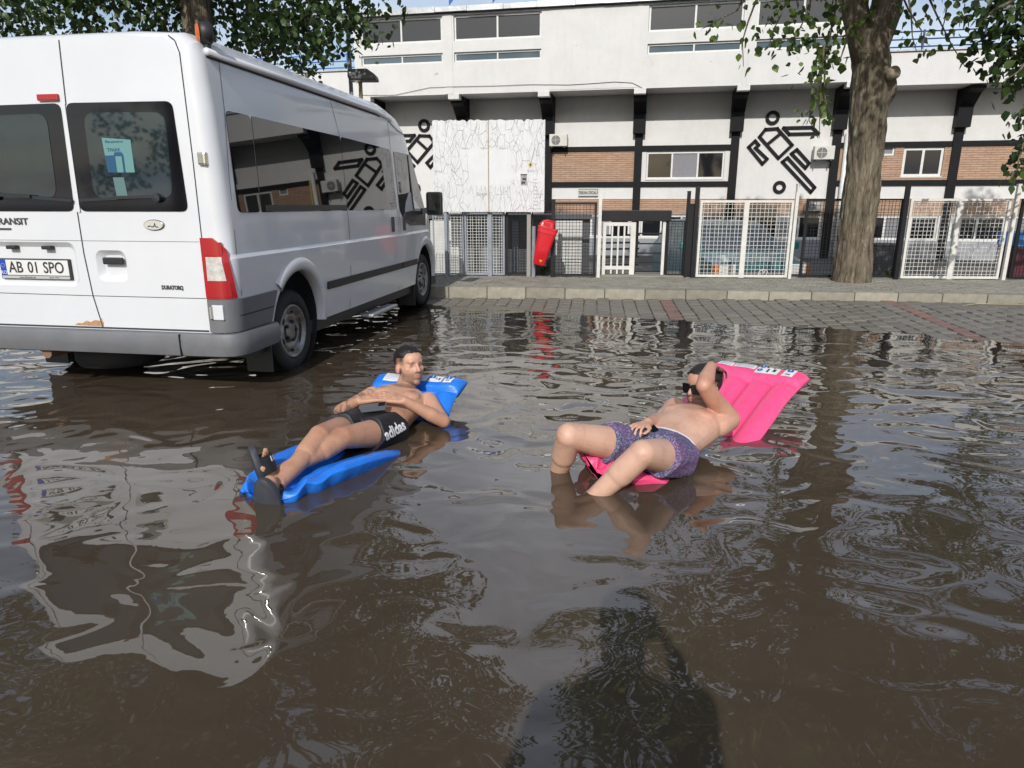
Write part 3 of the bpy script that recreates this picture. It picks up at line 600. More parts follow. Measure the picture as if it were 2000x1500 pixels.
lid = loft(secs, lambda p: tl @ p).build('lid', m_red, t); autosmooth(lid.data, 40)
secs = [[(x+ox, y, z) for x, y in rr(wd, dp, .04)] for z, wd, dp, ox in ((hb+.03, .135, .14, -.03), (hb+.08, .125, .13, -.03), (hb+.12, .10, .12, -.01), (hb+.145, .06, .09, .02), (hb+.15, .02, .04, .04))]
hd = loft(secs, lambda p: tl @ p).build('hood', m_red, t); autosmooth(hd.data, 50)
MB().box(-.1, .02, -.145, -.12, hb+.045, hb+.1).build('opening', m_redd, t).matrix_basis = tl
MB().tube([(-.13, .13, -.02), (-.13, .13, hb*1.05+zb-FZ)], .03, 8).build('post', m_gpaint, t); MB().box(-.12, .06, .1, .16, zb-FZ+.1, zb-FZ+.13).build('clamp', m_gpaint, t)
MB().prism([(-.03, 0), (0, -.035), (.03, 0), (0, .035)], lambda p, q, d: tuple(tl @ Vector((.02+p, d, .08+q))), -.107, -.104).build('yellow_mark', mat('bin_mark', (.55, .25, .02), .5), t)
# low booth of sheet panels behind the fence
BX0, BX1 = fp_(842, 530, .9)[0], fp_(1150, 530, .9)[0]
t = thing('ticket_booth', 'low flat booth of white and grey sheet panels behind the fence', 'booth', FM @ Matrix.Translation((BX0, .9, FZ-.15))); W = BX1-BX0
m_rib = mat('white_sheet', (.62, .62, .6), .6, var=.2, vscale=4); m_gsheet = mat('grey_sheet', (.20, .22, .26), .55, var=.2, vscale=4); m_dsheet = mat('dark_sheet', (.075, .08, .09), .5)
def bx(px): return fp_(px, 500, .9)[0]-BX0
MB().box(-.3, W, .05, 1.6, 0, 1.02).build('walls', m_dsheet, t); rfb = MB().box(-.3, W+.03, -.05, 1.65, 1.025, 1.09).build('roof', m_dsheet, t)
for p0, p1, m in ((842, 904, m_rib), (911, 941, m_dsheet), (943, 986, m_gsheet), (1000, 1012, m_gsheet), (1084, 1136, m_rib)):
    pn = MB().box(bx(p0), bx(p1), .0, .048, .02, .99).build('panel', m, t)
    if m is not m_dsheet:
        k = .06
        while k < .98: MB().box(bx(p0)+.004, bx(p1)-.004, -.006, -.0005, k, k+.035).build('rib', m, pn); k += .05
# parked blue-grey van seen through the left gate
vw = FM @ Matrix.Translation((fp_(1482, 540, 1.5)[0]+.05, 1.5, -.47)) @ Matrix.Rotation(R(10), 4, 'Z')
t = thing('parked_car', 'dull teal car with big windscreen parked behind the left white mesh gate', 'car', vw)
m_teal = mat('teal_paint', (.045, .12, .135), .35, var=.2, vscale=3, coat=.4); m_scr = glass('windscreen', (.045, .06, .075), .06); m_lamp = mat('lamp_glass', (.65, .65, .62), .15); m_amber = mat('amber', (.7, .22, .03), .3)
secs = []
for y, wd, z0_, z1_ in ((0, .8, .3, .68), (.06, .86, .25, .78), (.5, .88, .22, .86), (.8, .88, .22, .93), (1.5, .76, .22, 1.38), (1.75, .76, .22, 1.43), (3.2, .8, .22, 1.44), (3.9, .75, .3, 1.0)):
    zm = min(.9, z1_-.05); secs.append([(-wd, y, z0_), (-wd, y, zm), (-wd*.9, y, z1_-.03), (-wd*.8, y, z1_), (wd*.8, y, z1_), (wd*.9, y, z1_-.03), (wd, y, zm), (wd, y, z0_)])
o = loft(secs).build('body', m_teal, t); autosmooth(o.data, 30)
MB().add([(-.78, .80, .935), (.78, .80, .935), (.64, 1.46, 1.345), (-.64, 1.46, 1.345)], [(0, 1, 2, 3)]).build('windscreen', m_scr, t).location = (0, -.012, .012)
MB().box(-.78, .78, -.03, .0, .38, .62).build('grille', m_acd, t)
for s_ in (-1, 1):
    hl_ = MB().box(min(s_*.5, s_*.8), max(s_*.5, s_*.8), -.045, .0, .56, .74, .02).build('headlight', m_lamp, t); MB().box(min(s_*.81, s_*.87), max(s_*.81, s_*.87), -.02, .1, .56, .74).build('indicator', m_amber, hl_)
    mr = MB().box(min(s_*.98, s_*1.16), max(s_*.98, s_*1.16), .95, 1.07, .93, 1.07, .03).build('mirror', mat('teal_mirror', (.02, .20, .20), .35), t); MB().bar((s_*.86, 1.0, .96), (s_*1.0, 1.0, .99), .04, .04).build('arm', m_acd, mr)
    MB().lathe([(.001, -.09), (.3, -.09), (.32, -.05), (.32, .05), (.3, .09), (.001, .09)], (s_*.8, .95, .32), (1, 0, 0), 20).build('wheel', m_acd, t, True)
    MB().bar((s_*.72, .78, .945), (s_*.05, .8, .965), .015, .02).build('wiper', m_acd, t)
em = MB().lathe([(.085, 0), (.085, .012), (.1, .012), (.1, 0)], (0, -.045, .56), (0, -1, 0), 24).build('emblem', m_lamp, t)
for a, c in (((-.03, .085), (0, .02)), ((.03, .085), (0, .02)), ((-.07, .05), (-.03, -.08)), ((-.03, -.08), (0, -.005)), ((0, -.005), (.03, -.08)), ((.03, -.08), (.07, .05))): MB().bar((a[0], -.05, .56+a[1]), (c[0], -.05, .56+c[1]), .014, .01, (0, 1, 0)).build('emblem_stroke', m_lamp, em)
MB().box(-.88, .88, -.05, .02, .14, .36, .02).build('bumper', m_acd, t)
# yard odds and ends
c = FM @ Vector((fp_(1718, 520, 3.5)[0], 3.5, -.25)); t = thing('waste_container', 'dark wheeled waste container behind the fence right of the trunk', 'waste bin', c); MB().box(-.2, .2, -.2, .2, .08, .72, .03).build('body', m_acd, t); MB().box(-.23, .23, -.23, .23, .722, .78, .02).build('lid', m_acd, t); 
for s_ in (-1, 1): MB().lathe([(.001, -.03), (.09, -.03), (.09, .03), (.001, .03)], (s_*.2, .12, .1), (1, 0, 0), 14).build('wheel', m_acd, t)
c = FM @ Vector((fp_(1995, 520, 3.0)[0], 3.0, -.2)); t = thing('stall_table', 'blue covered table behind the fence at the right edge', 'table', c); MB().box(-.35, .6, -.3, .3, .72, .98, .02).build('blue_cover', mat('blue_cover', (.06, .25, .6), .5), t); MB().box(-.33, .58, -.28, .28, .1, .715).build('dark_front', mat('maroon', (.10, .02, .03), .6), t)
# lamp posts
px = fp_(711, 300, .4)[0]; c = FM @ Vector((px, .4, FZ)); zt = fp_(713, 158, .4)[1]-FZ
t = thing('floodlight', 'dark floodlight on a thin brown pole behind the van', 'lamp', c); MB().tube([(0, 0, 0), (0, 0, zt)], .03, 8).build('pole', mat('brown_pole', (.23, .17, .10), .6, var=.3, vscale=8), t)
k = .0085; hd = MB(); pr = [(-.2, .03), (-.19, .13), (.1, .14), (.22, .06), (.24, -.01), (.22, -.02), (-.18, -.02)]
hd.prism([(a, zt+.02+q) for a, q in pr], lambda a, q, d: (a+.03, d, q), -.13, .16); o = hd.build('lamp_head', m_acd, t); o.modifiers.new('b', 'BEVEL').width = .012
for a in (-.12, .02): MB().lathe([(.001, 0), (.014, 0), (.014, .012), (.001, .012)], (a, -.131, zt+.1), (0, -1, 0), 10).build('bolt', m_lamp, t)
MB().prism([(-.17, zt-.0), (.0, zt-.0), (-.06, zt-.03)], lambda a, q, d: (a+.03, d, q), -.1, .12).build('lens', m_lamp, t)
px = fp_(690, 250, .9)[0]; c = FM @ Vector((px, .9, FZ)); t = thing('steel_pole', 'tall grey steel pole at the left corner of the stand', 'pole', c); MB().tube([(0, 0, 0), (0, 0, fp_(680, 45, .9)[1]-FZ)], .033, 10).build('shaft', m_gpaint, t, True); MB().tube([(0, 0, 0), (0, 0, .12)], .07, 10).build('base', m_gpaint, t)
# ---------------------------------------------------------------- trees
def leaf_mat(name, dk, lt):
    g = G(name); at = g.n('Attribute', attribute_name='rnd').outputs['Fac']
    cc = g.ramp(at, [(0., dk), (.6, tuple((a+b)/2 for a, b in zip(dk, lt))), (1., lt)])
    g.set(Base_Color=cc, Roughness=.42, Specular_IOR_Level=.45)
    tr = g.n('BsdfTranslucent', {'Color': cc}); mx = g.n('MixShader', {0: .28, 1: g.b.outputs[0], 2: tr.outputs[0]}); g.L.new(mx.outputs[0], g.N['Material Output'].inputs['Surface']); return g.m
m_leaf = leaf_mat('poplar_leaf', (.035, .07, .015), (.165, .245, .05)); m_leafd = leaf_mat('dark_leaf', (.018, .04, .013), (.075, .125, .03))
g = G('bark'); v = g.coord('Object', (1, 1, .22)); nA = g.noise(v, 11, 7, .7, .5); nB = g.noise(g.coord('Object', (1, 1, .14)), 30, 5, .7, .8); n1 = g.math('ADD', g.math('MULTIPLY', nA, .5), g.math('MULTIPLY', nB, .5)); n2 = g.noise(g.coord(), 2.0, 5)
g.set(Base_Color=g.mix(g.math('MULTIPLY', g.ramp(n2, [(.45, 0.), (.7, 1.)]), .5), g.ramp(n1, [(.38, (.035, .028, .02)), (.5, (.17, .138, .098)), (.64, (.34, .285, .21))]), (.12, .12, .075)), Roughness=.95, Normal=g.bump(n1, .075)); m_bark = g.m
LEAF = np.array([[0, 0, 0], [-.36, .22, .07], [-.42, .45, .08], [-.2, .78, .05], [0, 1.02, 0], [.2, .78, .05], [.42, .45, .08], [.36, .22, .07], [0, .5, -.03]])
LF = [(0, 8, 2, 1), (8, 4, 3, 2), (0, 7, 6, 8), (8, 6, 5, 4)]
def leaves(name, P, size, m, parent, seed, droop=.6):
    r = np.random.default_rng(seed); P = np.asarray(P); n = len(P)
    tip = r.normal(size=(n, 3)); tip[:, 2] -= droop*2; tip /= np.linalg.norm(tip, axis=1)[:, None]
    nn = r.normal(size=(n, 3)); nn -= tip*(nn*tip).sum(1)[:, None]; nn /= np.linalg.norm(nn, axis=1)[:, None]; sd = np.cross(tip, nn)
    sz = size*r.uniform(.6, 1.2, n)*np.clip(1+(P[:, 2]-5)*.14, 1, 1.7)
    V = P[:, None, :]+sz[:, None, None]*(LEAF[None, :, 0:1]*sd[:, None, :]+LEAF[None, :, 1:2]*tip[:, None, :]+LEAF[None, :, 2:3]*nn[:, None, :])
    me = bpy.data.meshes.new(name); F_ = (np.arange(n)[:, None, None]*9+np.array(LF)[None]).reshape(-1)
    me.vertices.add(n*9); me.vertices.foreach_set('co', V.reshape(-1)); nf = n*4
    me.loops.add(nf*4); me.loops.foreach_set('vertex_index', F_.astype(np.int32)); me.polygons.add(nf); me.polygons.foreach_set('loop_start', np.arange(nf, dtype=np.int32)*4)
    me.update(calc_edges=True); me.validate(); a = me.attributes.new('rnd', 'FLOAT', 'POINT'); a.data.foreach_set('value', np.repeat(r.random(n), 9).astype(np.float32))
    o = link(name, me, m, parent, True); o['kind'] = 'stuff'; return o
def trunk_mesh(P, rad, n=72, furrow=.03, seed=0, step=.04, bumps=()):
    P = [Vector(p) for p in P]; Ls = [0]
    for a, b_ in zip(P, P[1:]): Ls.append(Ls[-1]+(b_-a).length)
    def at(s):
        for i in range(len(P)-1):
            if s <= Ls[i+1] or i == len(P)-2:
                t = (s-Ls[i])/(Ls[i+1]-Ls[i]); t2 = t*t*(3-2*t); return P[i].lerp(P[i+1], t), rad[i]+(rad[i+1]-rad[i])*t2
    b = MB(); m = int(Ls[-1]/step)
    for j in range(m+1):
        c, r = at(Ls[-1]*j/m); c2, _ = at(min(Ls[-1], Ls[-1]*j/m+.02)); t = (c2-c); t = t.normalized() if t.length > 1e-6 else Vector((0, 0, 1)); u = Vector((1, 0, 0)); u = (u-t*u.dot(t)).normalized(); w_ = t.cross(u)
        for k in range(n):
            a = 2*math.pi*k/n; q = Vector((math.cos(a)*r*7, math.sin(a)*r*7, c.z*1.3+seed)); f = abs(noise.noise(q*1.6))*1.2+.5*abs(noise.noise(q*3.7))
            f2 = noise.noise(Vector((math.cos(a)*1.5, math.sin(a)*1.5, c.z*.8+seed)))
            rr_ = r*(1+.07*f2)-furrow*(.55-f)*(1 if r > .1 else .4)
            if j < 6: rr_ += .02*(6-j)/6*(1+math.sin(a*5+seed))
            p = c+(u*math.cos(a)+w_*math.sin(a))*rr_
            for bc, br_, bh in bumps:
                d = (p-Vector(bc)).length
                if d < br_: p = p+(p-c).normalized()*bh*(1-(d/br_)**2)**1.5
            b.v.append(tuple(p))
    b.f = [(j*n+k, j*n+(k+1) % n, (j+1)*n+(k+1) % n, (j+1)*n+k) for j in range(m) for k in range(n)]+[tuple(range(m*n, m*n+n))]
    return b
def spray(P, n, r, seed, out_):                  # leaves strung loosely round a twig
    q = random.Random(seed); P = [Vector(p) for p in P]
    for _ in range(n):
        t = q.random()*(len(P)-1); i = int(t); p = P[i].lerp(P[i+1], t-i); out_.append(tuple(p+Vector((q.gauss(0, r), q.gauss(0, r), q.gauss(0, r)))))
def clumps(C, n, r, seed, out_):
    g_ = np.random.default_rng(seed)
    for c, k in C:
        p = g_.normal(size=(int(n*k), 3)); p /= np.linalg.norm(p, axis=1)[:, None]; p *= (r*k**.33*g_.random(len(p))**.45)[:, None]; p[:, 2] *= .7
        out_ += [tuple(q) for q in (p+np.array(c))]
def branches(b, root, tips, r0, rnd):
    for tp in tips:
        root_, tp = Vector(root), Vector(tp); mid = root_.lerp(tp, .5)+Vector((rnd.uniform(-.2, .2), rnd.uniform(-.2, .2), rnd.uniform(0, .4))); L_ = (tp-root_).length
        b.tube([root_, root_.lerp(mid, .6), mid, mid.lerp(tp, .6), tp], [r0*min(1, L_/3+.3), r0*.75, r0*.5, r0*.3, .012], 7)
def vis(q, lim, sg=1):                            # crown shaped to leave the view below open and the billboard unshaded
    yc = q[1]*_c-(q[2]-CAMH)*_s; px = 1000+FPX*q[0]/yc; py = 750-FPX*(q[1]*_s+(q[2]-CAMH)*_c)/yc
    t_ = 10.9-q[1]
    if t_ > 0 and -2.3 < q[0]+.19*t_ < 1.2 and .2 < q[2]-.65*t_ < 3.9: return False
    return py < -120 or (px > lim if sg > 0 else px < lim)
# big tree before the fence
TY = 10.35
base = atY(1663, 541, TY); pts = [(1663, 541), (1672, 450), (1685, 340), (1697, 220), (1702, 120), (1700, 60)]
P = [atY(x, y, TY) for x, y in pts]; rad = [.275, .25, .24, .25, .245, .205]
P[0].z = .1
t = thing('poplar_tree', 'big rough-barked poplar trunk with burl rising in front of the fence', 'tree', (base.x, TY, .17))
kb = atY(1742, 172, TY)+Vector((0, -.12, 0)); kb2 = atY(1725, 150, TY)+Vector((0, -.28, 0))
tm = trunk_mesh(P, rad, 150, .045, 3, .03, [(tuple(kb), .26, .13), (tuple(kb2), .17, .08)])
o = tm.build('trunk', m_bark, t, True, world=True)
sc_ = atY(1722, 150, TY)+Vector((0, -.33, 0)); MB().lathe([(.0005, .03), (.06, .035), (.085, .02), (.09, -.06)], sc_, (.25, -1, .1), 20).build('branch_scar', mat('scar_wood', (.26, .22, .16), .9, var=.5, vscale=25, bump=.01, bscale=40), t, True, world=True)
fk = P[-1]; b = MB(); rnd = random.Random(5)
l1 = [fk-Vector((0, 0, .35)), atY(1672, 30, TY), atY(1655, -60, TY), atY(1600, -330, TY)+Vector((0, -.4, 0))]; l2 = [fk-Vector((0, 0, .35)), atY(1728, 30, TY), atY(1742, -60, TY), atY(1800, -420, TY)]
b.tube(l1, [.2, .17, .15, .1], 14); b.tube(l2, [.23, .2, .18, .12], 14)
C = []
for _ in range(190):
    a = rnd.uniform(0, 6.283); z = rnd.uniform(5.0, 13.5); rr_ = 4.3*rnd.random()**.6*(1 if z < 10.5 else .75); q_ = (P[-1].x+.3+rr_*math.cos(a), TY-.9+rr_*math.sin(a)*.9, z)
    if z-(25.5-q_[1])*.65 < .8 and vis(q_, 3000): C.append((q_, rnd.uniform(.6, 1.4)))  # crown trimmed: clumps that would shade the upper stand are left out
for c, k in C:
    if k > .75: branches(b, (l1 if c[0] < P[-1].x else l2)[-1 if c[2] > 7 else -2], [c], .06, rnd)
lv = []; clumps(C, 260, 1.0, 11, lv)
sprays = [([(1480, -60), (1440, 20), (1400, 40), (1375, 55)], 26, .10), ([(1500, -60), (1462, 40), (1450, 80), (1452, 130)], 20, .08), ([(1560, -80), (1530, 20), (1510, 60), (1500, 95)], 70, .15), ([(1600, -90), (1580, 20), (1560, 60), (1545, 80)], 90, .2),
    ([(1640, -60), (1630, 30), (1620, 80), (1600, 110)], 90, .17), ([(1620, 60), (1610, 110), (1600, 140), (1590, 165)], 34, .08), ([(1610, 90), (1604, 150), (1602, 210), (1600, 270)], 22, .05), ([(1590, 170), (1585, 200), (1580, 235), (1592, 255)], 26, .09), ([(1612, 100), (1610, 180), (1618, 232), (1624, 245)], 14, .05), ([(1660, 40), (1650, 90), (1640, 120), (1628, 118)], 16, .1),
    ([(1740, -60), (1775, 20), (1800, 60), (1800, 100)], 34, .12), ([(1790, -60), (1830, 30), (1860, 90), (1885, 130)], 32, .08), ([(1770, -40), (1780, 30), (1782, 70), (1790, 100)], 26, .12), ([(1700, -50), (1695, 10), (1700, 30), (1690, 50)], 50, .16), ([(1860, -60), (1850, 10), (1845, 40), (1840, 60)], 10, .08)]
for i, (pp, n, r) in enumerate(sprays):
    Q = [atY(x, y, TY-.45-.3*math.sin(i*2.3)) for x, y in pp]; b.tube(Q, [.018, .012, .008, .004], 5); spray(Q, n, r, i, lv)
o = b.build('branches', m_bark, t, True, world=True)
Mi = WM[t.name].inverted().translation; leaves('crown', np.array(lv)+np.array(Mi), .105, m_leaf, t, 21)
# tree behind the van
TY2 = 11.2; bs = atY(385, 40, TY2); t = thing('street_tree', 'leafy dark green tree with brown trunk rising behind the van roof', 'tree', (bs.x, TY2, .15))
P = [Vector((bs.x-.05, TY2, .1)), Vector((bs.x, TY2, 2.5)), Vector((bs.x, TY2, 5.0)), Vector((bs.x-.15, TY2, 8.0))]
trunk_mesh(P, [.28, .23, .2, .13], 60, .03, 9, .06).build('trunk', m_bark, t, True, world=True)
b = MB(); C = []; rnd = random.Random(8)
for _ in range(210):
    a = rnd.uniform(0, 6.283); z = rnd.uniform(4.4, 13.5); rr_ = 4.3*rnd.random()**.6*(1 if z < 10.5 else .75); q_ = (bs.x+rr_*math.cos(a), TY2-.9+rr_*math.sin(a), z)
    if z-(26.5-q_[1])*.65 < .8 and vis(q_, 560, -1): C.append((q_, rnd.uniform(.6, 1.4)))  # same trimming, keeps this crown's shade low on the stand
for x, y in [(20, 30), (80, 40), (140, 20), (200, 40), (260, 30), (320, 40), (440, 30), (480, 50), (520, 40), (560, 70), (590, 40), (620, 60), (650, 30), (690, 20), (30, -20), (110, -20), (190, -25), (300, -20), (420, -20), (500, -20), (580, -20), (650, -30), (-40, 20), (60, 10), (350, 20), (565, 95), (545, 60)]:
    q = atY(x, y, TY2+(rnd.uniform(-1.2, 1.0) if abs(x-385) > 75 else rnd.uniform(.8, 1.4))); C.append((tuple(q), .6))
for c, k in C:
    if k > .6 and c[2] < 9: branches(b, (bs.x, TY2, max(4.6, min(c[2]-.4, 7.6))), [c], .05, rnd)
lv = []; clumps(C, 290, .92, 31, lv)
for i, pp in enumerate([[(560, 40), (575, 80), (585, 110), (590, 132)], [(600, 30), (620, 70), (635, 85), (640, 95)], [(640, 10), (670, 40), (690, 60), (705, 75)], [(500, 40), (505, 70), (515, 85), (530, 100)], [(660, -10), (690, 20), (700, 30), (708, 40)]]):
    Q = [atY(x, y, TY2-.6) for x, y in pp]; b.tube(Q, [.02, .014, .01, .005], 5); spray(Q, 55, .14, 50+i, lv)
b.build('branches', m_bark, t, True, world=True); Mi = WM[t.name].inverted().translation; leaves('crown', np.array(lv)+np.array(Mi), .10, m_leafd, t, 22)
# tree at the right edge, its drooping boughs reaching in
TY3 = 9.3; x3 = 9.6; t = thing('edge_tree', 'dark leafy boughs hanging in from a tree beyond the right edge', 'tree', (x3, TY3+.6, .17))
P = [Vector((x3, TY3+.6, .1)), Vector((x3, TY3+.6, 3)), Vector((x3-.1, TY3+.5, 6)), Vector((x3, TY3+.5, 9))]
trunk_mesh(P, [.3, .25, .2, .12], 48, .03, 15, .08).build('trunk', m_bark, t, True, world=True)
b = MB(); C = []; rnd = random.Random(12); lv = []
for _ in range(60):
    a = rnd.uniform(0, 6.283); z = rnd.uniform(5.0, 12.5); rr_ = 3.6*rnd.random()**.6; q_ = (x3+rr_*math.cos(a), TY3-.3+rr_*math.sin(a), z)
    if z-(24-q_[1])*.65 < 1.2 and vis(q_, 1990): C.append((q_, rnd.uniform(.6, 1.4)))  # crown shaped here too, so its shade stays off the stand
for x, y, k in [(1960, 20, .5), (1990, 60, .5), (2030, 30, .8), (1975, 100, .35), (2000, 140, .35), (2040, 120, .8), (1930, 10, .25), (2060, 250, .5), (2030, 310, .3)]: C.append((tuple(atY(x, y, TY3-.3+rnd.uniform(-.2, .2))), k))
for c, k in C: branches(b, (x3-.05, TY3+.55, max(2.4, min(c[2]-.5, 8))), [c], .05, rnd)
clumps(C, 230, .72, 41, lv)
for i, (pp, n) in enumerate([([(2010, 110), (1990, 140), (1965, 155), (1960, 165)], 40), ([(2040, 250), (2000, 280), (1990, 310), (1985, 345)], 26), ([(2030, 200), (2000, 205), (1992, 220), (1990, 235)], 14), ([(1980, 0), (1940, 20), (1925, 35), (1918, 50)], 22), ([(2020, 330), (2000, 335), (1985, 345), (1978, 360)], 14)]):
    Q = [atY(x, y, TY3-.6) for x, y in pp]; b.tube(Q, [.02, .014, .01, .005], 5); spray(Q, n, .09, 70+i, lv)
b.build('branches', m_bark, t, True, world=True); Mi = WM[t.name].inverted().translation; leaves('crown', np.array(lv)+np.array(Mi), .11, m_leafd, t, 23)
# tree across the car park, mirrored in the van's rear glass
t = thing('far_tree', 'round leafy tree across the flooded car park, seen mirrored in the rear glass', 'tree', (-15.5, -9, -.2)); P = [Vector((-15.5, -9, -.3)), Vector((-15.5, -9, 3)), Vector((-15.4, -9, 6))]
trunk_mesh(P, [.28, .2, .1], 24, .02, 19, .15).build('trunk', m_bark, t, True, world=True); rnd = random.Random(3); C = []; lv = []
for _ in range(34):
    a = rnd.uniform(0, 6.283); z = rnd.uniform(1.8, 6.6); rr_ = rnd.uniform(.2, 2.3); C.append(((-15.5+rr_*math.cos(a), -9+rr_*math.sin(a), z), 1))
clumps(C, 110, .8, 51, lv); Mi = WM[t.name].inverted().translation; leaves('crown', np.array(lv)+np.array(Mi), .15, m_leafd, t, 24)
# weeds at the fence foot
def weed(px, py, h_, n, label, seed):
    c = atZ(px, py, FZ); t = thing('weed', label, 'weed', (c.x, c.y, FZ-.01)); q = random.Random(seed); b = MB(); lv = []
    for i in range(n):
        a = q.uniform(0, 6.28); l = h_*q.uniform(.5, 1); T = Vector((math.cos(a)*l*.5, math.sin(a)*l*.3, l)); b.tube([(0, 0, 0), T*.5+Vector((0, 0, .02)), T], [.004, .003, .001], 4); lv += [tuple(T*q.uniform(.3, 1)) for _ in range(5)]
    b.build('stems', m_leaf, t); leaves('leaf_tufts', lv, .045, m_leaf, t, seed, -.2)
weed(1062, 537, .17, 26, 'green weeds growing under the red bin', 1); weed(1735, 540, .12, 16, 'green weeds at the foot of the trunk, right side', 2); weed(1770, 543, .05, 12, 'low green weeds at the foot of the right white gate', 3); weed(1650, 541, .05, 10, 'tiny weeds at the left foot of the trunk', 4)
# thin twig lying along the kerb, and fallen leaves
c = [atZ(1880, 597, .075), atZ(1910, 593, .08), atZ(1950, 594, .075), atZ(2010, 595, .08)]; tag(MB().tube(c, [.004, .006, .005, .004], 5).build('twig', mat('pale_twig', (.4, .33, .22), .9)), 'thin pale twig lying along the kerb at the right', 'twig')
# ---------------------------------------------------------------- the white minibus
_vy = .17; VM = frame(-2.82-.07*math.cos(_vy), 4.72+.07*math.sin(_vy), _vy)
van = thing('minibus', 'white high-roof minibus with grey bumper parked in the flood water', 'minibus', VM)
g = G('van_paint'); v = g.coord(); n1 = g.noise(v, 1.3, 7, .65); low = g.n('SeparateXYZ', {0: v}).outputs[2]
dirt = g.math('MULTIPLY', g.ramp(g.noise(g.coord('Object', (2, 2, .8)), 3.0, 8, .7), [(.52, 0.), (.75, 1.)]), .22)
lowm = g.ramp(g.math('MULTIPLY', low, .5), [(.18, 1.), (.36, .25)])
g.set(Base_Color=g.mix(g.math('MULTIPLY', dirt, lowm), g.ramp(n1, [(.3, (.63, .65, .675)), (.7, (.685, .70, .725))]), (.50, .46, .33)), Roughness=.32, Coat_Weight=.6, Coat_Roughness=.06, Normal=g.bump(g.noise(v, 2.2, 2), .004)); m_van = g.m
m_gap = mat('panel_gap', (.03, .032, .035), .8); m_bump = mat('grey_bumper', (.15, .155, .165), .5, var=.18, vscale=5, bump=.0012, bscale=300); m_vglass = mat('tinted_glass', (.006, .007, .008), .015, spec=.75, ior=1.55)
m_frit = mat('frit', (.006, .006, .008), .06, spec=.6); m_inner = mat('rear_glass', (.018, .03, .034), .03, spec=.9, var=.4, vscale=3); m_tyre = mat('tyre', (.018, .018, .02), .75, var=.4, vscale=9, bump=.002, bscale=60); m_rim = mat('steel_rim', (.36, .37, .38), .45, .5, var=.45, vscale=9, c2=(.17, .13, .10)); m_blackp = mat('black_plastic', (.02, .021, .023), .5); m_redl = mat('red_lens', (.38, .008, .012), .12, coat=.5); m_clear = mat('clear_lens', (.62, .60, .56), .15, coat=.5, var=.35, vscale=28); m_chrome = mat('chrome', (.6, .58, .52), .25, .9)
ZS = [.3, .5, .7, .86, .95, .975, 1.22, 1.92, 2.2, 2.28, 2.34, 2.36]; LS = [1.01, 1.035, 1.05, 1.058, 1.062, 1.046, 1.04, 1.0, .972, .945, .86, .55]
def latz(z): return float(np.interp(z, ZS, LS))
RC = .1
def ztop(s): return float(np.interp(s, [0, .03, .08, .2, 3.4, 3.75, 4.02, 4.68, 4.85, 5.25, 5.4, 5.45], [2.31, 2.335, 2.35, 2.36, 2.36, 2.3, 2.17, 1.28, 1.2, 1.02, .85, .7]))
def ring(s):
    zt = ztop(s); inset = (RC-math.sqrt(max(RC*RC-(RC-s)**2, 0))) if s < RC else 0
    pl = 1-.05*max(0, (s-3.6)/1.2)**2 if s > 3.6 else 1; pl *= (1-.3*max(0, (s-4.75)/.7)**2) if s > 4.75 else 1
    zl = [.33, .42, .52, .62, .7, .86, .95, .975, 1.22]; k = min(1, (zt-.02)/1.25); P = [(latz(z), .33+(z-.33)*k if k < 1 else z) for z in zl]
    for f in (.2, .4, .614, .75, .86, .93, .982, 1.0): zs = 1.22+1.14*f; zb = P[8][1]; P.append((latz(zs), zb+(zt-zb)*f))
    P = [((l-inset)*pl, z) for l, z in P]
    return [(l, s, z) for l, z in P]+[(-l, s, z) for l, z in reversed(P)]
SS = [0, .004, .015, .03, .05, .075, .1, .3, .6, 1, 1.5, 2, 2.5, 3, 3.4, 3.6, 3.75, 3.9, 4.02, 4.2, 4.4, 4.6, 4.68, 4.76, 4.85, 5.0, 5.15, 5.25, 5.33, 5.4, 5.45]
body = loft([ring(s) for s in SS]).build('body', m_van, van)
bm = bmesh.new(); bm.from_mesh(body.data); bmesh.ops.recalc_face_normals(bm, faces=bm.faces); bm.to_mesh(body.data); bm.free()
cut = MB()
for sx in (-1, 1):
    for s, z, r in ((.95, .38, .42), (4.5, .39, .41)):
        cut.lathe([(.0005, 0), (r, 0), (r, .42), (.0005, .42)], (sx*.72, s, z), (sx, 0, 0), 40)
def rrect(x0, x1, z0, z1, r, n=4): return [((x0+x1)/2+a, (z0+z1)/2+c) for a, c in rr((x1-x0)/2, (z1-z0)/2, r, n)]
def recess(x0, x1, z0, z1, dep): return loft([[(a, -.05, c) for a, c in rrect(x0-.03, x1+.03, z0-.03, z1+.03, .05)], [(a, .0, c) for a, c in rrect(x0-.02, x1+.02, z0-.02, z1+.02, .05)], [(a, dep, c) for a, c in rrect(x0+.015, x1-.015, z0+.015, z1-.015, .04)]])
for q in ((-.80, -.105, .77, 1.03, .03), (.085, .275, .81, .98, .035)): r_ = recess(*q); cut.add(r_.v, r_.f)
co = cut.build('cutter', None); bm = bmesh.new(); bm.from_mesh(co.data); bmesh.ops.remove_doubles(bm, verts=bm.verts, dist=1e-5); bmesh.ops.recalc_face_normals(bm, faces=bm.faces); bm.to_mesh(co.data); bm.free()
body.parent = None; md = body.modifiers.new('b', 'BOOLEAN'); md.object = co; md.operation = 'DIFFERENCE'; md.solver = 'EXACT'; bake(body); body.parent = van; bpy.data.objects.remove(co); body.data.materials.clear(); body.data.materials.append(m_van); autosmooth(body.data, 28)
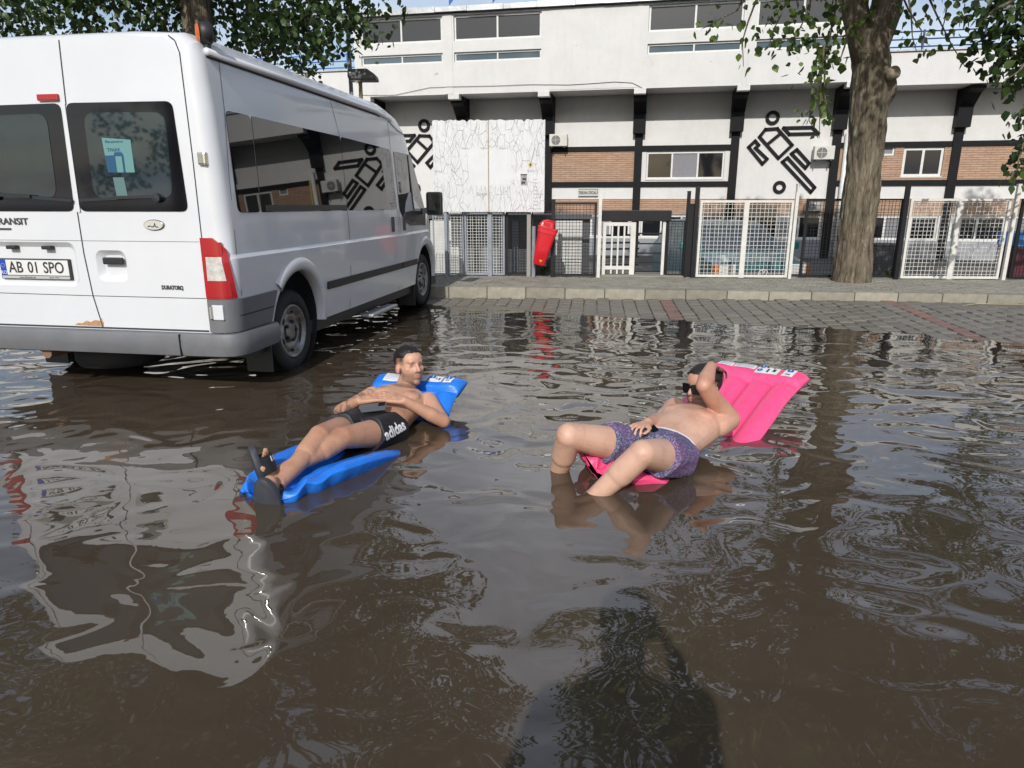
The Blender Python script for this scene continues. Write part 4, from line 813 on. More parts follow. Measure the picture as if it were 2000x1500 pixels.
def side_patch(nm, poly, off, m, parent=None, sx=1, th=.006):
    P = [(sx*(latz(z)*(1-.05*max(0, (s-3.6)/1.2)**2)+off), s, z) for s, z in poly]; Q = [(x-sx*th, y, z) for x, y, z in P]; n = len(P)
    return MB().add(P+Q, [tuple(range(n)), tuple(range(2*n-1, n-1, -1))]+[(k, (k+1) % n, n+(k+1) % n, n+k) for k in range(n)]).build(nm, m, parent or van)
def rpoly(P, r, n=4):                     # round the corners of a polygon
    out_ = []; m = len(P)
    for i in range(m):
        p, a, c = Vector(P[i]), Vector(P[i-1]), Vector(P[(i+1) % m]); u = (a-p).normalized(); w_ = (c-p).normalized(); d = min(r, (a-p).length*.45, (c-p).length*.45)
        A, B2 = p+u*d, p+w_*d
        for k in range(n+1): t_ = k/n; out_.append(tuple(A*(1-t_)**2+p*2*t_*(1-t_)+B2*t_*t_))
    return out_
def ribbon(pts, wd, m, parent, nm='panel_gap'):   # flat gap strip; pts are 3-D with outward normal
    b = MB(); 
    for (p, n_), (q, n2) in zip(pts, pts[1:]):
        p, q, n_, n2 = Vector(p), Vector(q), Vector(n_), Vector(n2); t_ = (q-p).normalized(); s_ = t_.cross(n_).normalized()*wd/2
        b.add([p+s_+n_*.0025, p-s_+n_*.0025, q-s_+n2*.0025, q+s_+n2*.0025], [(0, 1, 2, 3)])
    return b.build(nm, m, parent)
def sgap(pts, sx=1, wd=.007): return ribbon([((sx*latz(z)*(1-.05*max(0, (s-3.6)/1.2)**2), s, z), (sx, 0, 0)) for s, z in pts], wd, m_gap, body)
def rgap(pts, wd=.008): return ribbon([((x, 0, z), (0, -1, 0)) for x, z in pts], wd, m_gap, body)
for sx in (1, -1):
    glz = [[(.18, 1.245), (.475, 1.245), (.515, 1.892), (.205, 1.892)], [(.485, 1.245), (2.015, 1.24), (2.03, 1.888), (.525, 1.892)], [(2.025, 1.24), (3.39, 1.235), (3.36, 1.872), (2.04, 1.888)]]
    for k, p in enumerate(glz): side_patch('side_window', rpoly(p, .05 if k != 1 else .015), .004, m_vglass, sx=sx)
    side_patch('window_vent_bar', [(.55, 1.25), (2.0, 1.245), (2.0, 1.29), (.55, 1.295)], .009, m_blackp, sx=sx)
    fd = side_patch('front_door_window', rpoly([(3.5, 1.23), (3.62, 1.13), (3.85, 1.06), (4.56, 1.04), (4.6, 1.22), (4.1, 1.86), (3.47, 1.86)], .03), .004, m_vglass, sx=sx)
    side_patch('door_window_trim', rpoly([(3.62, 1.12), (3.85, 1.05), (4.57, 1.03), (4.6, 1.2), (3.95, 1.22), (3.65, 1.2)], .02), .008, m_blackp, fd, sx=sx)
    side_patch('quarter_divider', [(4.02, 1.22), (4.06, 1.22), (3.99, 1.85), (3.96, 1.85)], .008, m_blackp, fd, sx=sx)
    for a, c in ((1.47, 3.46), (3.5, 4.08)): side_patch('trim_strip', rpoly([(a, .578), (c, .578), (c, .645), (a, .645)], .015), .016, m_blackp, sx=sx, th=.02)
    sgap([(1.995, .335), (1.99, .7), (2.02, .98), (2.02, 1.24)], sx); sgap([(2.03, 1.89), (1.93, 2.2)], sx, .005); sgap([(3.44, .345), (3.43, .98), (3.41, 1.24), (3.38, 1.9), (3.4, 2.17)], sx); sgap([(3.53, .36), (3.5, .98), (3.47, 1.23)], sx); sgap([(.105, .7), (.1, 1.0), (.14, 1.5), (.2, 1.9), (.24, 2.2)], sx, .005); sgap([(3.42, 2.17), (3.7, 2.1), (4.0, 2.06)], sx, .01)
    for s in (3.235, 3.62): h_ = side_patch('door_handle', rpoly([(s-.035, 1.0), (s+.035, 1.0), (s+.035, 1.16), (s-.035, 1.16)], .02), .012, m_blackp, sx=sx, th=.015)
    # roof gutter rail
    P = [(sx*(latz(2.2)+.012), .1, 2.205), (sx*(latz(2.2)+.014), 1.5, 2.205), (sx*(latz(2.2)+.014), 3.0, 2.205), (sx*(latz(2.2)+.0), 3.5, 2.18), (sx*.93, 3.75, 2.12)]
    MB().tube([(x-sx*.004, y, z+.018) for x, y, z in P], .024, 8).build('roof_gutter', m_van, van, True); ribbon([((x-sx*.01, y, z-.012), (sx, 0, 0)) for x, y, z in P], .014, m_gap, body, 'gutter_shadow_gap')
    # wheel arches with flared lips, wells and wheels
    for s, z, r, hs, hz in ((.95, .38, .42, .93, .305), (4.5, .39, .41, 4.5, .345)):
        b = MB(); n = 22; a0, a1 = (-.12, math.pi+.02) if s < 2 else (-.1, math.pi+.1)
        if s < 2: a1 = math.pi-.75
        for k in range(n+1):
            a = a0+(a1-a0)*k/n
            for dr, dx in ((-.004, -.06), (-.004, .012), (.03, .022), (.075, .016), (.1, -.004)): q = r+dr; zq = z+q*math.sin(a); b.v.append((sx*(latz(max(zq, .35))*(1-.05*max(0, (s-3.6)/1.2)**2)+dx), s+q*math.cos(a), zq))
        b.f = [(k*5+i, k*5+i+1, (k+1)*5+i+1, (k+1)*5+i) for k in range(n) for i in range(4)]; b.build('wheel_arch', m_van, van, True)
        MB().lathe([(r-.006, .28), (r-.006, 0), (.0005, 0)], (sx*.7, s, z), (sx, 0, 0), 30).build('wheel_well', m_blackp, van)
        R_ = .335; W_ = .21; xo = sx*.985
        wh = MB().lathe([(.21, -W_), (.29, -W_), (R_-.02, -W_+.02), (R_, -W_+.05), (R_, -.05), (R_-.012, -.02), (R_-.045, 0), (.25, .002), (.222, -.008), (.215, -.03)], (xo, hs, hz), (sx, 0, 0), 44).build('wheel', m_tyre, van, True)
        rm = MB().lathe([(.216, -.02), (.212, -.004), (.2, -.006), (.19, -.05), (.165, -.06), (.15, -.035), (.12, -.03), (.1, -.045), (.075, -.055), (.07, -.03), (.045, -.022), (.0005, -.02)], (xo, hs, hz), (sx, 0, 0), 40).build('rim', m_rim, wh, True)
        for k in range(6):
            a = 2*math.pi*k/6+.4; c = Vector((xo-sx*.034, hs+.155*math.cos(a), hz+.155*math.sin(a))); t_ = Vector((0, -math.sin(a), math.cos(a))); q = Vector((0, math.cos(a), math.sin(a)))
            MB().add([c+sx*Vector((.012, 0, 0))+t_*(.032*math.cos(e))+q*(.014*math.sin(e)) for e in [2*math.pi*i/12 for i in range(12)]], [tuple(range(12)), tuple(range(11, -1, -1))]).build('rim_slot', m_blackp, wh)
        for k in range(5): a = 2*math.pi*k/5; MB().lathe([(.014, 0), (.014, .03), (.0005, .032)], (xo-sx*.046, hs+.06*math.cos(a)*1.3, hz+.06*math.sin(a)*1.3), (sx, 0, 0), 6).build('wheel_nut', m_blackp, wh)
        MB().box(min(sx*.78, sx*.99), max(sx*.78, sx*.99), hs-.40, hs-.385, .06, .5).build('mud_flap', m_blackp, van)
    # tail light wrapping the corner
    def corner(t_, z, off=.012):          # t_ metres along the outline from the rear face edge
        lf = latz(z); flat = lf-RC-.86; 
        if t_ < flat: return (sx*(.86+t_), -off, z)
        a = (t_-flat)/RC
        if a < math.pi/2: return (sx*(lf-RC+(RC+off)*math.sin(a)), RC-(RC+off)*math.cos(a), z)
        return (sx*(lf+off), RC+(t_-flat-RC*math.pi/2), z)
    def cpatch(nm, z0, z1, ta, tb, m, parent, off, rows=14, cs=12):
        b = MB()
        for i in range(rows+1):
            z = z0+(z1-z0)*i/rows; A, B2 = ta(i/rows), tb(i/rows)
            b.v += [corner(A, z, -.02)]+[corner(A+(B2-A)*k/cs, z, off) for k in range(cs+1)]+[corner(B2, z, -.02)]
        w_ = cs+3; b.f = [(i*w_+k, i*w_+k+1, (i+1)*w_+k+1, (i+1)*w_+k) for i in range(rows) for k in range(w_-1)]+[tuple(range(w_)), tuple(rows*w_+k for k in range(w_))]
        o = b.build(nm, m, parent); autosmooth(o.data, 40); return o
    tb_ = lambda f: .205-.045*f-.07*max(0, f-.82)/.18
    tl_ = cpatch('tail_light', .69, 1.088, lambda f: .004, tb_, m_redl, van, .014)
    cpatch('reversing_lens', .81, .965, lambda f: .03+.004*f, lambda f: .15-.015*f, m_clear, tl_, .018, 6, 10); cpatch('light_rim', .7, .80, lambda f: .02, lambda f: .17, m_redl, tl_, .019, 4, 8); cpatch('light_rim', .975, 1.06, lambda f: .02, lambda f: .14, m_redl, tl_, .019, 4, 8)
    # bumper corner cladding
    cpatch('bumper_corner', .462, .684, lambda f: .01, lambda f: .205+.5-.1*(1-f), m_bump, van, .02, 8, 26); cpatch('bumper_groove', .565, .575, lambda f: .2, lambda f: .64, m_gap, van, .0212, 1, 12)
    hg = MB().box(min(sx*.905, sx*.985), max(sx*.905, sx*.985), -.03, .03, .55, .65, .006).build('door_hinge', m_van, van); MB().tube([(sx*.9, -.03, .56), (sx*.9, -.03, .64)], .014, 10).build('hinge_pin', m_chrome, hg)
    hg = MB().box(min(sx*.915, sx*.97), max(sx*.915, sx*.97), -.022, .03, 1.54, 1.62, .012).build('door_hinge', m_chrome, van)
    # mirror
    mr = loft([[(sx*(1.2+a), 4.4+y, 1.3+c) for a, c in rr(.1*k, .14*k, .03)] for y, k in ((-.06, .93), (-.05, 1), (.0, 1), (.05, .8), (.07, .5))]).build('door_mirror', m_blackp, van); autosmooth(mr.data, 40)
    MB().add([(sx*(1.2+a), 4.339-.002, 1.3+c) for a, c in rr(.085, .125, .025)], [tuple(range(24)) if sx > 0 else tuple(range(23, -1, -1))]).build('mirror_glass', m_vglass, mr); MB().bar((sx*.98, 4.42, 1.2), (sx*1.12, 4.42, 1.22), .06, .07).build('mirror_arm', m_blackp, mr)
MB().box(1.0, 1.13, 2.3, 3.05, .2, .23, .008).build('side_step', mat('step_metal', (.42, .44, .46), .4, .6), van)
MB().box(-.95, .95, .3, 5.2, .22, .335).build('underbody', m_blackp, van); MB().tube([(-.45, .0, .27), (-.45, 1.2, .27)], .04, 10).build('exhaust_pipe', mat('exhaust', (.2, .12, .08), .8), van)
MB().lathe([(.0005, 0), (.3, 0), (.32, .04), (.32, .12), (.3, .16), (.0005, .16)], (-.3, .55, .1), (0, 0, 1), 28).build('spare_wheel', m_tyre, van, True)
# rear bumper
P = [(x, -.035-.012*(1-(x/.9)**2)) for x in [-.95+.05*i for i in range(39)]]
P = [(-1.075, .52), (-1.082, .3), (-1.078, .1), (-1.06, .03), (-1.02, -.012)]+[p for p in P if abs(p[0]) < .96]+[(1.02, -.012), (1.06, .03), (1.078, .1), (1.082, .3), (1.075, .52)]
b = MB(); n = len(P)
for z, k in ((.288, -.05), (.3, -.006), (.36, .012), (.43, .008), (.45, -.004), (.457, -.05)):
    for x, y in P:
        cx, cy = x, y-.5; l = math.hypot(cx, cy); b.v.append((x+cx/l*k, y+cy/l*k, z))
b.f = [(j*n+i, j*n+i+1, (j+1)*n+i+1, (j+1)*n+i) for j in range(5) for i in range(n-1)]; o = b.build('rear_bumper', m_bump, van); autosmooth(o.data, 50)
MB().box(.655, .658, -.062, -.04, .295, .45).build('bumper_joint', m_gap, o)
# rear doors
SP = -.02
rgap([(SP+.06, 2.3), (SP+.04, 1.92)]); rgap([(SP, 1.25), (SP-.0, .98), (SP+.02, .69), (SP+.06, .47)]); rgap([(.862, .475), (.872, 1.1), (.872, 1.6), (.864, 2.2), (.84, 2.27), (.8, 2.3)], .007); rgap([(-.862, .475), (-.872, 1.1), (-.864, 2.2)], .007); rgap([(-.85, .695), (SP+.0, .69), (.855, .69)], .004); rgap([(-.85, 1.062), (.85, 1.062)], .002); rgap([(-.85, .468), (.85, .468)], .012); ribbon([((SP+.02, -.008, 1.25), (0, -1, 0)), ((SP+.03, -.008, 1.93), (0, -1, 0))], .016, m_van, body, 'door_seal')
def rear_patch(nm, poly, m, parent, d0=-.006, d1=.0): return MB().prism(poly, lambda a, c, d: (a, d, c), d0, d1).build(nm, m, parent)
for s_, p, q in ((1, [(.005, 1.255), (.80, 1.255), (.775, 1.925), (.02, 1.93)], [(.13, 1.34), (.71, 1.34), (.72, 1.86), (.14, 1.87)]), (-1, [(-.82, 1.255), (-.04, 1.255), (-.02, 1.93), (-.80, 1.925)], [(-.74, 1.34), (-.15, 1.34), (-.13, 1.87), (-.74, 1.86)])):
    w_ = rear_patch('rear_window', rpoly(p, .05, 5), m_frit, van); rear_patch('clear_pane', rpoly(q, .08, 5), m_inner, w_, -.0085, -.0062)
    if s_ > 0:
        m_post = mat('poster_teal', (.12, .27, .27), .35, spec=.8); m_post2 = mat('poster_blue', (.02, .08, .16), .35)
        po = rear_patch('poster', [(.262, 1.5), (.455, 1.5), (.455, 1.70), (.25, 1.715)], m_post, w_, -.0105, -.0088)
        rear_patch('poster_band', [(.262, 1.5), (.39, 1.5), (.39, 1.61), (.257, 1.605)], m_post2, po, -.0122, -.0108); rear_patch('poster_phone', rpoly([(.325, 1.5), (.385, 1.5), (.385, 1.625), (.325, 1.625)], .012), m_post2, po, -.0132, -.0124); rear_patch('poster_screen', [(.332, 1.5), (.378, 1.5), (.378, 1.6), (.332, 1.6)], m_post, po, -.0142, -.0134)
        text('poster_title', 'TPARK', .032, stand(.325, -.0115, 1.638), m_post2, po, .0006); text('poster_line', 'Plata parcarii cu', .022, stand(.335, -.0115, 1.69), m_post2, po, .0006, .9)
        rear_patch('paper_slip', [(.30, 1.35), (.38, 1.35), (.37, 1.47), (.29, 1.47)], mat('paper_slip', (.10, .18, .18), .5), w_, -.0104, -.0088)
for a, c in (((.03, 1.325), (.6, 1.35)), ((-.03, 1.325), (-.62, 1.365))):
    wp = MB().bar((a[0], -.022, a[1]), (c[0], -.026, c[1]), .012, .018).build('wiper', m_blackp, van); MB().bar(((a[0]+c[0])/2, -.035, (a[1]+c[1])/2+.005), (c[0]+.02*(1 if c[0] > 0 else -1), -.03, c[1]-.0), .02, .02).build('wiper_arm', m_blackp, wp); MB().lathe([(.03, 0), (.028, .03), (.0005, .034)], (c[0], -.008, c[1]-.01), (0, -1, 0), 14).build('wiper_pivot', m_blackp, wp)
bl_ = MB().box(-.172, -.02, -.02, .0, 1.945, 1.985, .006).build('brake_light', m_redl, van)
# number plate
pl = MB().box(-.715, -.155, .012, .03, .793, .935, .005).build('number_plate', m_blackp, van); m_pw = mat('plate_white', (.70, .70, .69), .35)
MB().box(-.703, -.167, .007, .0115, .822, .926).build('plate_face', m_pw, pl); MB().box(-.703, -.66, .004, .0065, .822, .926).build('country_band', mat('eu_blue', (.01, .06, .42), .35), pl); MB().box(-.703, -.167, .007, .0115, .798, .817).build('frame_caption', mat('caption_grey', (.45, .46, .47), .4), pl)
[text('plate_letters', q, .108, stand(x, .0055, .872), m_ink, pl, .001, .86, .001) for q, x in (('AB', -.582), ('01', -.442), ('SPO', -.282))]; text('country_letters', 'RO', .034, stand(-.681, .003, .838), m_pw, pl, .0008); text('caption_text', 'www.klickauto.de', .018, stand(-.5, .0065, .807), m_ink, pl, .0006); text('caption_text', 'Neustr. 77756', .013, stand(-.29, .0065, .807), m_ink, pl, .0006)
for k in range(8): a = 2*math.pi*k/8; MB().box(-.681+.013*math.cos(a)-.002, -.681+.013*math.cos(a)+.002, .003, .0042, .888+.013*math.sin(a)-.002, .888+.013*math.sin(a)+.002).build('band_star', mat('star_yellow', (.6, .5, .05), .5) if k == 0 else bpy.data.materials['star_yellow'], pl)
for x in (-.58, -.30): MB().box(x-.035, x+.035, -.015, .03, 1.0, 1.025, .006).build('plate_lamp', m_blackp, van)
hd_ = MB().box(.115, .262, -.004, .02, .905, .952, .008).build('door_handle', m_blackp, van)
m_badge = mat('badge_chrome', (.10, .10, .11), .3, .5)
text('badge_lettering', 'TRANSIT', .062, stand(-.41, -.003, 1.185), m_badge, van, .003, 1.15, .001, 'RIGHT'); MB().box(-.75, -.555, -.006, -.001, 1.13, 1.142).build('badge_bar', m_badge, van)
em = MB().lathe([(.0005, .010), (.05, .010), (.058, .006), (.06, 0)], (0, 0, 0), (0, -1, 0), 36); em.v = [(.54+x*1.28, y-.001, 1.168+z*.6) for x, y, z in em.v]; e_ = em.build('oval_badge', mat('badge_rim', (.25, .25, .25), .3, .5), van, True)
MB().add([(.54+.068*math.cos(a), -.0125, 1.168+.03*math.sin(a)) for a in [2*math.pi*i/30 for i in range(30)]], [tuple(range(30))]).build('oval_face', mat('worn_enamel', (.55, .54, .48), .4), e_)
MB().tube([(.50, -.013, 1.157), (.515, -.013, 1.163), (.53, -.013, 1.156), (.545, -.013, 1.16), (.552, -.013, 1.18), (.556, -.013, 1.157), (.575, -.013, 1.155)], .0035, 5).build('oval_script', m_ink, e_)
text('small_badge', 'DURATORQ', .036, stand(.615, -.002, .757), m_badge, van, .002, .8, .002)
# beacon, rust
bc = MB().lathe([(.0005, -.035), (.05, -.035), (.062, -.02), (.066, .0), (.066, .03), (.05, .045), (.0005, .045)], (.965, .13, 2.335), Vector((.75, .55, .05)), 24).build('beacon_lamp', m_blackp, van, True)
MB().lathe([(.0005, .02), (.045, .016), (.058, .0)], Vector((.965, .13, 2.335))-Vector((.75, .55, .05)).normalized()*.036, -Vector((.75, .55, .05)), 24).build('amber_lens', mat('amber_lens', (.55, .12, .01), .2, coat=.5), bc, True)
MB().box(.94, .98, .12, .16, 2.24, 2.3).build('beacon_bracket', m_blackp, bc)
rp = [(-.18, .482), (.045, .478), (.05, .50), (.04, .535), (.02, .515), (-.01, .522), (-.05, .505), (-.08, .515), (-.12, .495), (-.15, .497)]
rear_patch('rust_patch', rp, mat('rust', (.30, .11, .03), .9, var=.6, vscale=40, bump=.002, c2=(.5, .36, .22)), body, -.0025, -.0008)
# ---------------------------------------------------------------- air mattresses
from mathutils.bvhtree import BVHTree
def spline(P, t):                          # Catmull-Rom through station tuples
    n = len(P)-1; t = max(0, min(n-1e-6, t*n)); i = int(t); f = t-i; g_ = lambda k: np.array(P[max(0, min(n, k))], float)
    a, b_, c, d = g_(i-1), g_(i), g_(i+1), g_(i+2); return .5*((2*b_)+(c-a)*f+(2*a-5*b_+4*c-d)*f*f+(3*b_-a-3*c+d)*f**3)
class Lilo:                                # station: x, y, z, right-x, right-y, right-z, half width, half thickness, edge lift
    def __init__(s, S, ribs, seam, crumple=0): s.S, s.ribs, s.seam, s.cr = S, ribs, seam, crumple
    def pt(s, t, u, side):
        q = spline(s.S, t); q2 = spline(s.S, min(1, t+.01)); q1 = spline(s.S, max(0, t-.01)); c = Vector(q[:3]); f = Vector(q2[:3]-q1[:3]).normalized(); r = Vector(q[3:6]).normalized(); r = (r-f*r.dot(f)).normalized(); up = r.cross(f)
        hw, th, el = q[6:9]; rib = abs(math.sin(math.pi*s.ribs*(u+1)/2)); e = max(0, 1-abs(u)**7)**.5
        if t > s.seam: rib = .75+.25*rib
        h_ = th*(.30+.70*rib**.55)*e; d = abs(t-s.seam); h_ *= 1-.72*math.exp(-(d/.012)**2); end = min(t/.03, (1-t)/.03, 1); h_ *= math.sqrt(max(end, .0))*.9+.1*end
        p = c+r*(u*hw)+up*(side*h_+el*abs(u)**2.2)
        k = max(0, 1-t/.26)*s.cr
        if k > 0: w0 = c+r*(u*hw); p += Vector((noise.noise(w0*14), noise.noise(w0*14+Vector((7, 3, 1))), noise.noise(w0*14+Vector((3, 9, 5)))))*.035*k+up*(.018*k*math.sin(u*9+t*60))
        wr = .004*noise.noise(p*9)+.0025*noise.noise(p*22); return p+up*wr*side, up
    def mesh(s, nt=110, nu=56):
        b = MB()
        for i in range(nt+1):
            t = i/nt; us = [-math.cos(math.pi*k/nu) for k in range(nu+1)]
            b.v += [tuple(s.pt(t, u, 1)[0]) for u in us]+[tuple(s.pt(t, u, -1)[0]) for u in reversed(us[1:-1])]
        n = 2*nu; b.f = [(i*n+k, (i+1)*n+k, (i+1)*n+(k+1) % n, i*n+(k+1) % n) for i in range(nt) for k in range(n)]+[tuple(range(n)), tuple(nt*n+k for k in range(n-1, -1, -1))]
        return b
    def patch(s, t0, t1, u0, u1, off=.004, n=10):
        b = MB()
        for i in range(n+1):
            for k in range(n+1):
                p, up = s.pt(t0+(t1-t0)*i/n, u0+(u1-u0)*k/n, 1); b.v.append(tuple(p+up*off))
        b.f = [(i*(n+1)+k, i*(n+1)+k+1, (i+1)*(n+1)+k+1, (i+1)*(n+1)+k) for i in range(n) for k in range(n)]; return b
def vinyl(name, c):
    g = G(name); v = g.coord(); g.set(Base_Color=c+(1,), Roughness=.38, Subsurface_Weight=.12, Subsurface_Scale=.02, Normal=g.bump(g.noise(v, 26, 4, .6), .004)); return g.m
m_blue = vinyl('blue_vinyl', (.018, .19, .74)); m_pink = vinyl('pink_vinyl', (.90, .085, .24)); m_label = mat('label_white', (.74, .75, .77), .4); m_lblue = mat('label_blue', (.02, .10, .36), .45); m_link = mat('label_print', (.42, .44, .5), .5)
rb = (.93, -.37, 0)
LB = Lilo([(-1.15, 2.885, -.01, .95, -.3, 0, .13, .028, .03), (-1.085, 3.02, -.02, .95, -.3, 0, .18, .046, .08), (-.985, 3.22, -.03, .93, -.32, 0, .235, .066, .095), (-.875, 3.45, -.06, .93, -.32, 0, .25, .066, .085), (-.80, 3.68, -.12, .93, -.3, 0, .25, .06, .06), (-.75, 3.9, -.13, .95, -.25, 0, .29, .05, .03), (-.70, 4.1, -.07, .94, -.32, 0, .30, .055, .02), (-.655, 4.27, .05, *rb, .30, .065, .02), (-.625, 4.39, .115, *rb, .32, .07, .02), (-.60, 4.47, .155, *rb, .33, .05, .01)], 4, .83, 1.0)
t = thing('air_mattress', 'bright blue inflatable air mattress floating under the man in black shorts', 'air mattress', (-.8, 3.6, 0), 'air mattresses floating in the flood')
LB.mesh().build('mattress', m_blue, t, True, world=True)
def labels(Lx, parts, t):
    for nm, t0, t1, u0, u1, m in parts: Lx.patch(t0, t1, u0, u1, .004 if m is m_label else .0065, 8).build(nm, m, t, True, world=True)
def disc(Lx, tc, uc, r, m, t, nm='label_sign'):
    p, up = Lx.pt(tc, uc, 1); p2, _ = Lx.pt(tc, uc+.05, 1); r_ = (p2-p).normalized(); f = up.cross(r_); b = MB().add([p+up*.007+(r_*math.cos(a)+f*math.sin(a))*r for a in [2*math.pi*k/16 for k in range(16)]], [tuple(range(16))]); b.build(nm, m, t, world=True)
    MB().add([p+up*.0085+r_*x*r+f*y*r for x, y in ((-.15, -.1), (.15, -.1), (.15, .6), (-.15, .6))], [(0, 1, 2, 3)]).add([p+up*.0085+r_*x*r+f*y*r for x, y in ((-.15, -.55), (.15, -.55), (.15, -.3), (-.15, -.3))], [(0, 1, 2, 3)]).build(nm+'_mark', m_label, t, world=True)
labels(LB, [('label', .885, .965, .28, .58, m_label), ('label', .875, .955, .62, .80, m_label), ('label', .89, .97, -.10, .24, m_label), ('label', .88, .965, -.72, -.35, m_label)]+[('label_text', .895+k*.012, .898+k*.012, -.69, -.4, m_link) for k in range(6)]+[('label_text', .9+k*.014, .904+k*.014, -.06, .2, m_link) for k in range(5)], t)
disc(LB, .945, .335, .02, m_lblue, t); disc(LB, .935, .70, .02, m_lblue, t); labels(LB, [('label_print', .915, .94, .42, .44, m_ink), ('label_print', .91, .935, .48, .52, m_ink), ('label_print', .895, .905, .67, .75, m_ink)], t)
rp = (.71, -.70, 0)
LP = Lilo([(.40, 3.17, .035, .68, -.73, -.35, .16, .03, .03), (.47, 3.22, .02, .68, -.73, -.15, .2, .045, .03), (.6, 3.3, -.06, .7, -.7, 0, .27, .05, .03), (.8, 3.45, -.13, .72, -.69, 0, .29, .05, .02), (1.0, 3.68, -.13, *rp, .29, .05, .02), (1.17, 3.87, -.05, *rp, .29, .07, .02), (1.30, 4.02, .03, *rp, .30, .072, .025), (1.43, 4.18, .10, *rp, .305, .072, .03), (1.57, 4.34, .17, *rp, .315, .072, .025), (1.66, 4.445, .21, *rp, .32, .065, .01)], 4, .87, 1.0)
t2 = thing('air_mattress', 'hot pink inflatable air mattress with propped-up pillow end in the flood', 'air mattress', (1.0, 3.7, 0), 'air mattresses floating in the flood')
LP.mesh().build('mattress', m_pink, t2, True, world=True)
labels(LP, [('label', .925, .985, -.82, -.5, m_label), ('label', .925, .985, -.47, -.02, m_label), ('label', .90, .985, .02, .48, m_label), ('label', .895, .965, .58, .80, m_label)]+[('label_text', .933+k*.009, .936+k*.009, -.79, -.53, m_link) for k in range(5)]+[('label_text', .933+k*.009, .936+k*.009, -.44, -.05, m_link) for k in range(5)], t2)
disc(LP, .96, .12, .018, m_lblue, t2); disc(LP, .925, .1, .018, m_lblue, t2); disc(LP, .945, .69, .02, m_lblue, t2); labels(LP, [('label_print', .95, .975, .2, .24, m_ink), ('label_print', .91, .94, .25, .29, m_ink), ('label_print', .92, .945, .36, .42, m_ink), ('label_print', .905, .912, .65, .74, m_ink), ('label_print', .955, .975, .33, .36, m_ink)], t2)

# ---------------------------------------------------------------- people
def skin_mat(name, hair=.0):
    g = G(name); a = g.n('Attribute', attribute_name='Col').outputs['Color']; v = g.coord()
    mo = g.ramp(g.noise(v, 13, 6, .65), [(.3, (.84, .76, .72)), (.5, (.98, .97, .96)), (.72, (1.05, 1.03, 1.0))]); h_ = g.ramp(g.noise(g.coord('Object', (1, 1, 1)), 260, 2, .6), [(.56, 0.), (.66, 1.)]); ha = g.n('Attribute', attribute_name='hairy').outputs['Fac']
    c = g.mix(1., a, mo, 'MULTIPLY'); c = g.mix(g.math('MULTIPLY', g.math('MULTIPLY', h_, ha), .4), c, (.10, .06, .04))
    g.set(Base_Color=c, Roughness=.45, Specular_IOR_Level=.4, Subsurface_Weight=.12, Subsurface_Scale=.012, Normal=g.bump(g.noise(v, 300, 2), .0006)); g.b.inputs['Subsurface Radius'].default_value = (1, .4, .25); return g.m
def remesh(b, name, vox, it, m, parent, fac=.5):
    o = b.build(name, m); o.parent = None; bm = bmesh.new(); bm.from_mesh(o.data); bmesh.ops.recalc_face_normals(bm, faces=bm.faces); bm.to_mesh(o.data); bm.free()
    r = o.modifiers.new('r', 'REMESH'); r.mode = 'VOXEL'; r.voxel_size = vox; r.use_smooth_shade = True; s = o.modifiers.new('s', 'SMOOTH'); s.factor = fac; s.iterations = it
    bake(o); o.data.materials.clear(); o.data.materials.append(m); o.data.transform(WM[parent.name].inverted()); o.parent = parent; o.data.polygons.foreach_set('use_smooth', [True]*len(o.data.polygons)); return o
def verts(o, M): n = len(o.data.vertices); a = np.empty(n*3); o.data.vertices.foreach_get('co', a); return a.reshape(-1, 3)+np.array(M.translation)
def setverts(o, V, M): o.data.vertices.foreach_set('co', (V-np.array(M.translation)).reshape(-1)); o.data.update()
def paint(o, C, H=None):
    a = o.data.color_attributes.new('Col', 'FLOAT_COLOR', 'POINT'); a.data.foreach_set('color', np.c_[C, np.ones(len(C))].astype(np.float32).reshape(-1)); b = o.data.attributes.new('hairy', 'FLOAT', 'POINT'); b.data.foreach_set('value', (H if H is not None else np.zeros(len(C))).astype(np.float32))
def gauss(V, c, r): return np.exp(-(((V-np.array(c))**2).sum(1))/(r*r))
def torso(b, secs, n=28):                 # secs: (centre, left, front, half width, half depth)
    rings = []
    for c, l, f, hw, hd in secs:
        c, l, f = Vector(c), Vector(l).normalized(), Vector(f); f = (f-l*f.dot(l)).normalized(); R_ = []
        for k in range(n):
            a = 2*math.pi*k/n; ca, sa = math.cos(a), math.sin(a); R_.append(c+l*(hw*math.copysign(abs(ca)**.85, ca))+f*(hd*math.copysign(abs(sa)**.85, sa)))
        rings.append(R_)
    q = loft(rings); b.add(q.v, q.f)
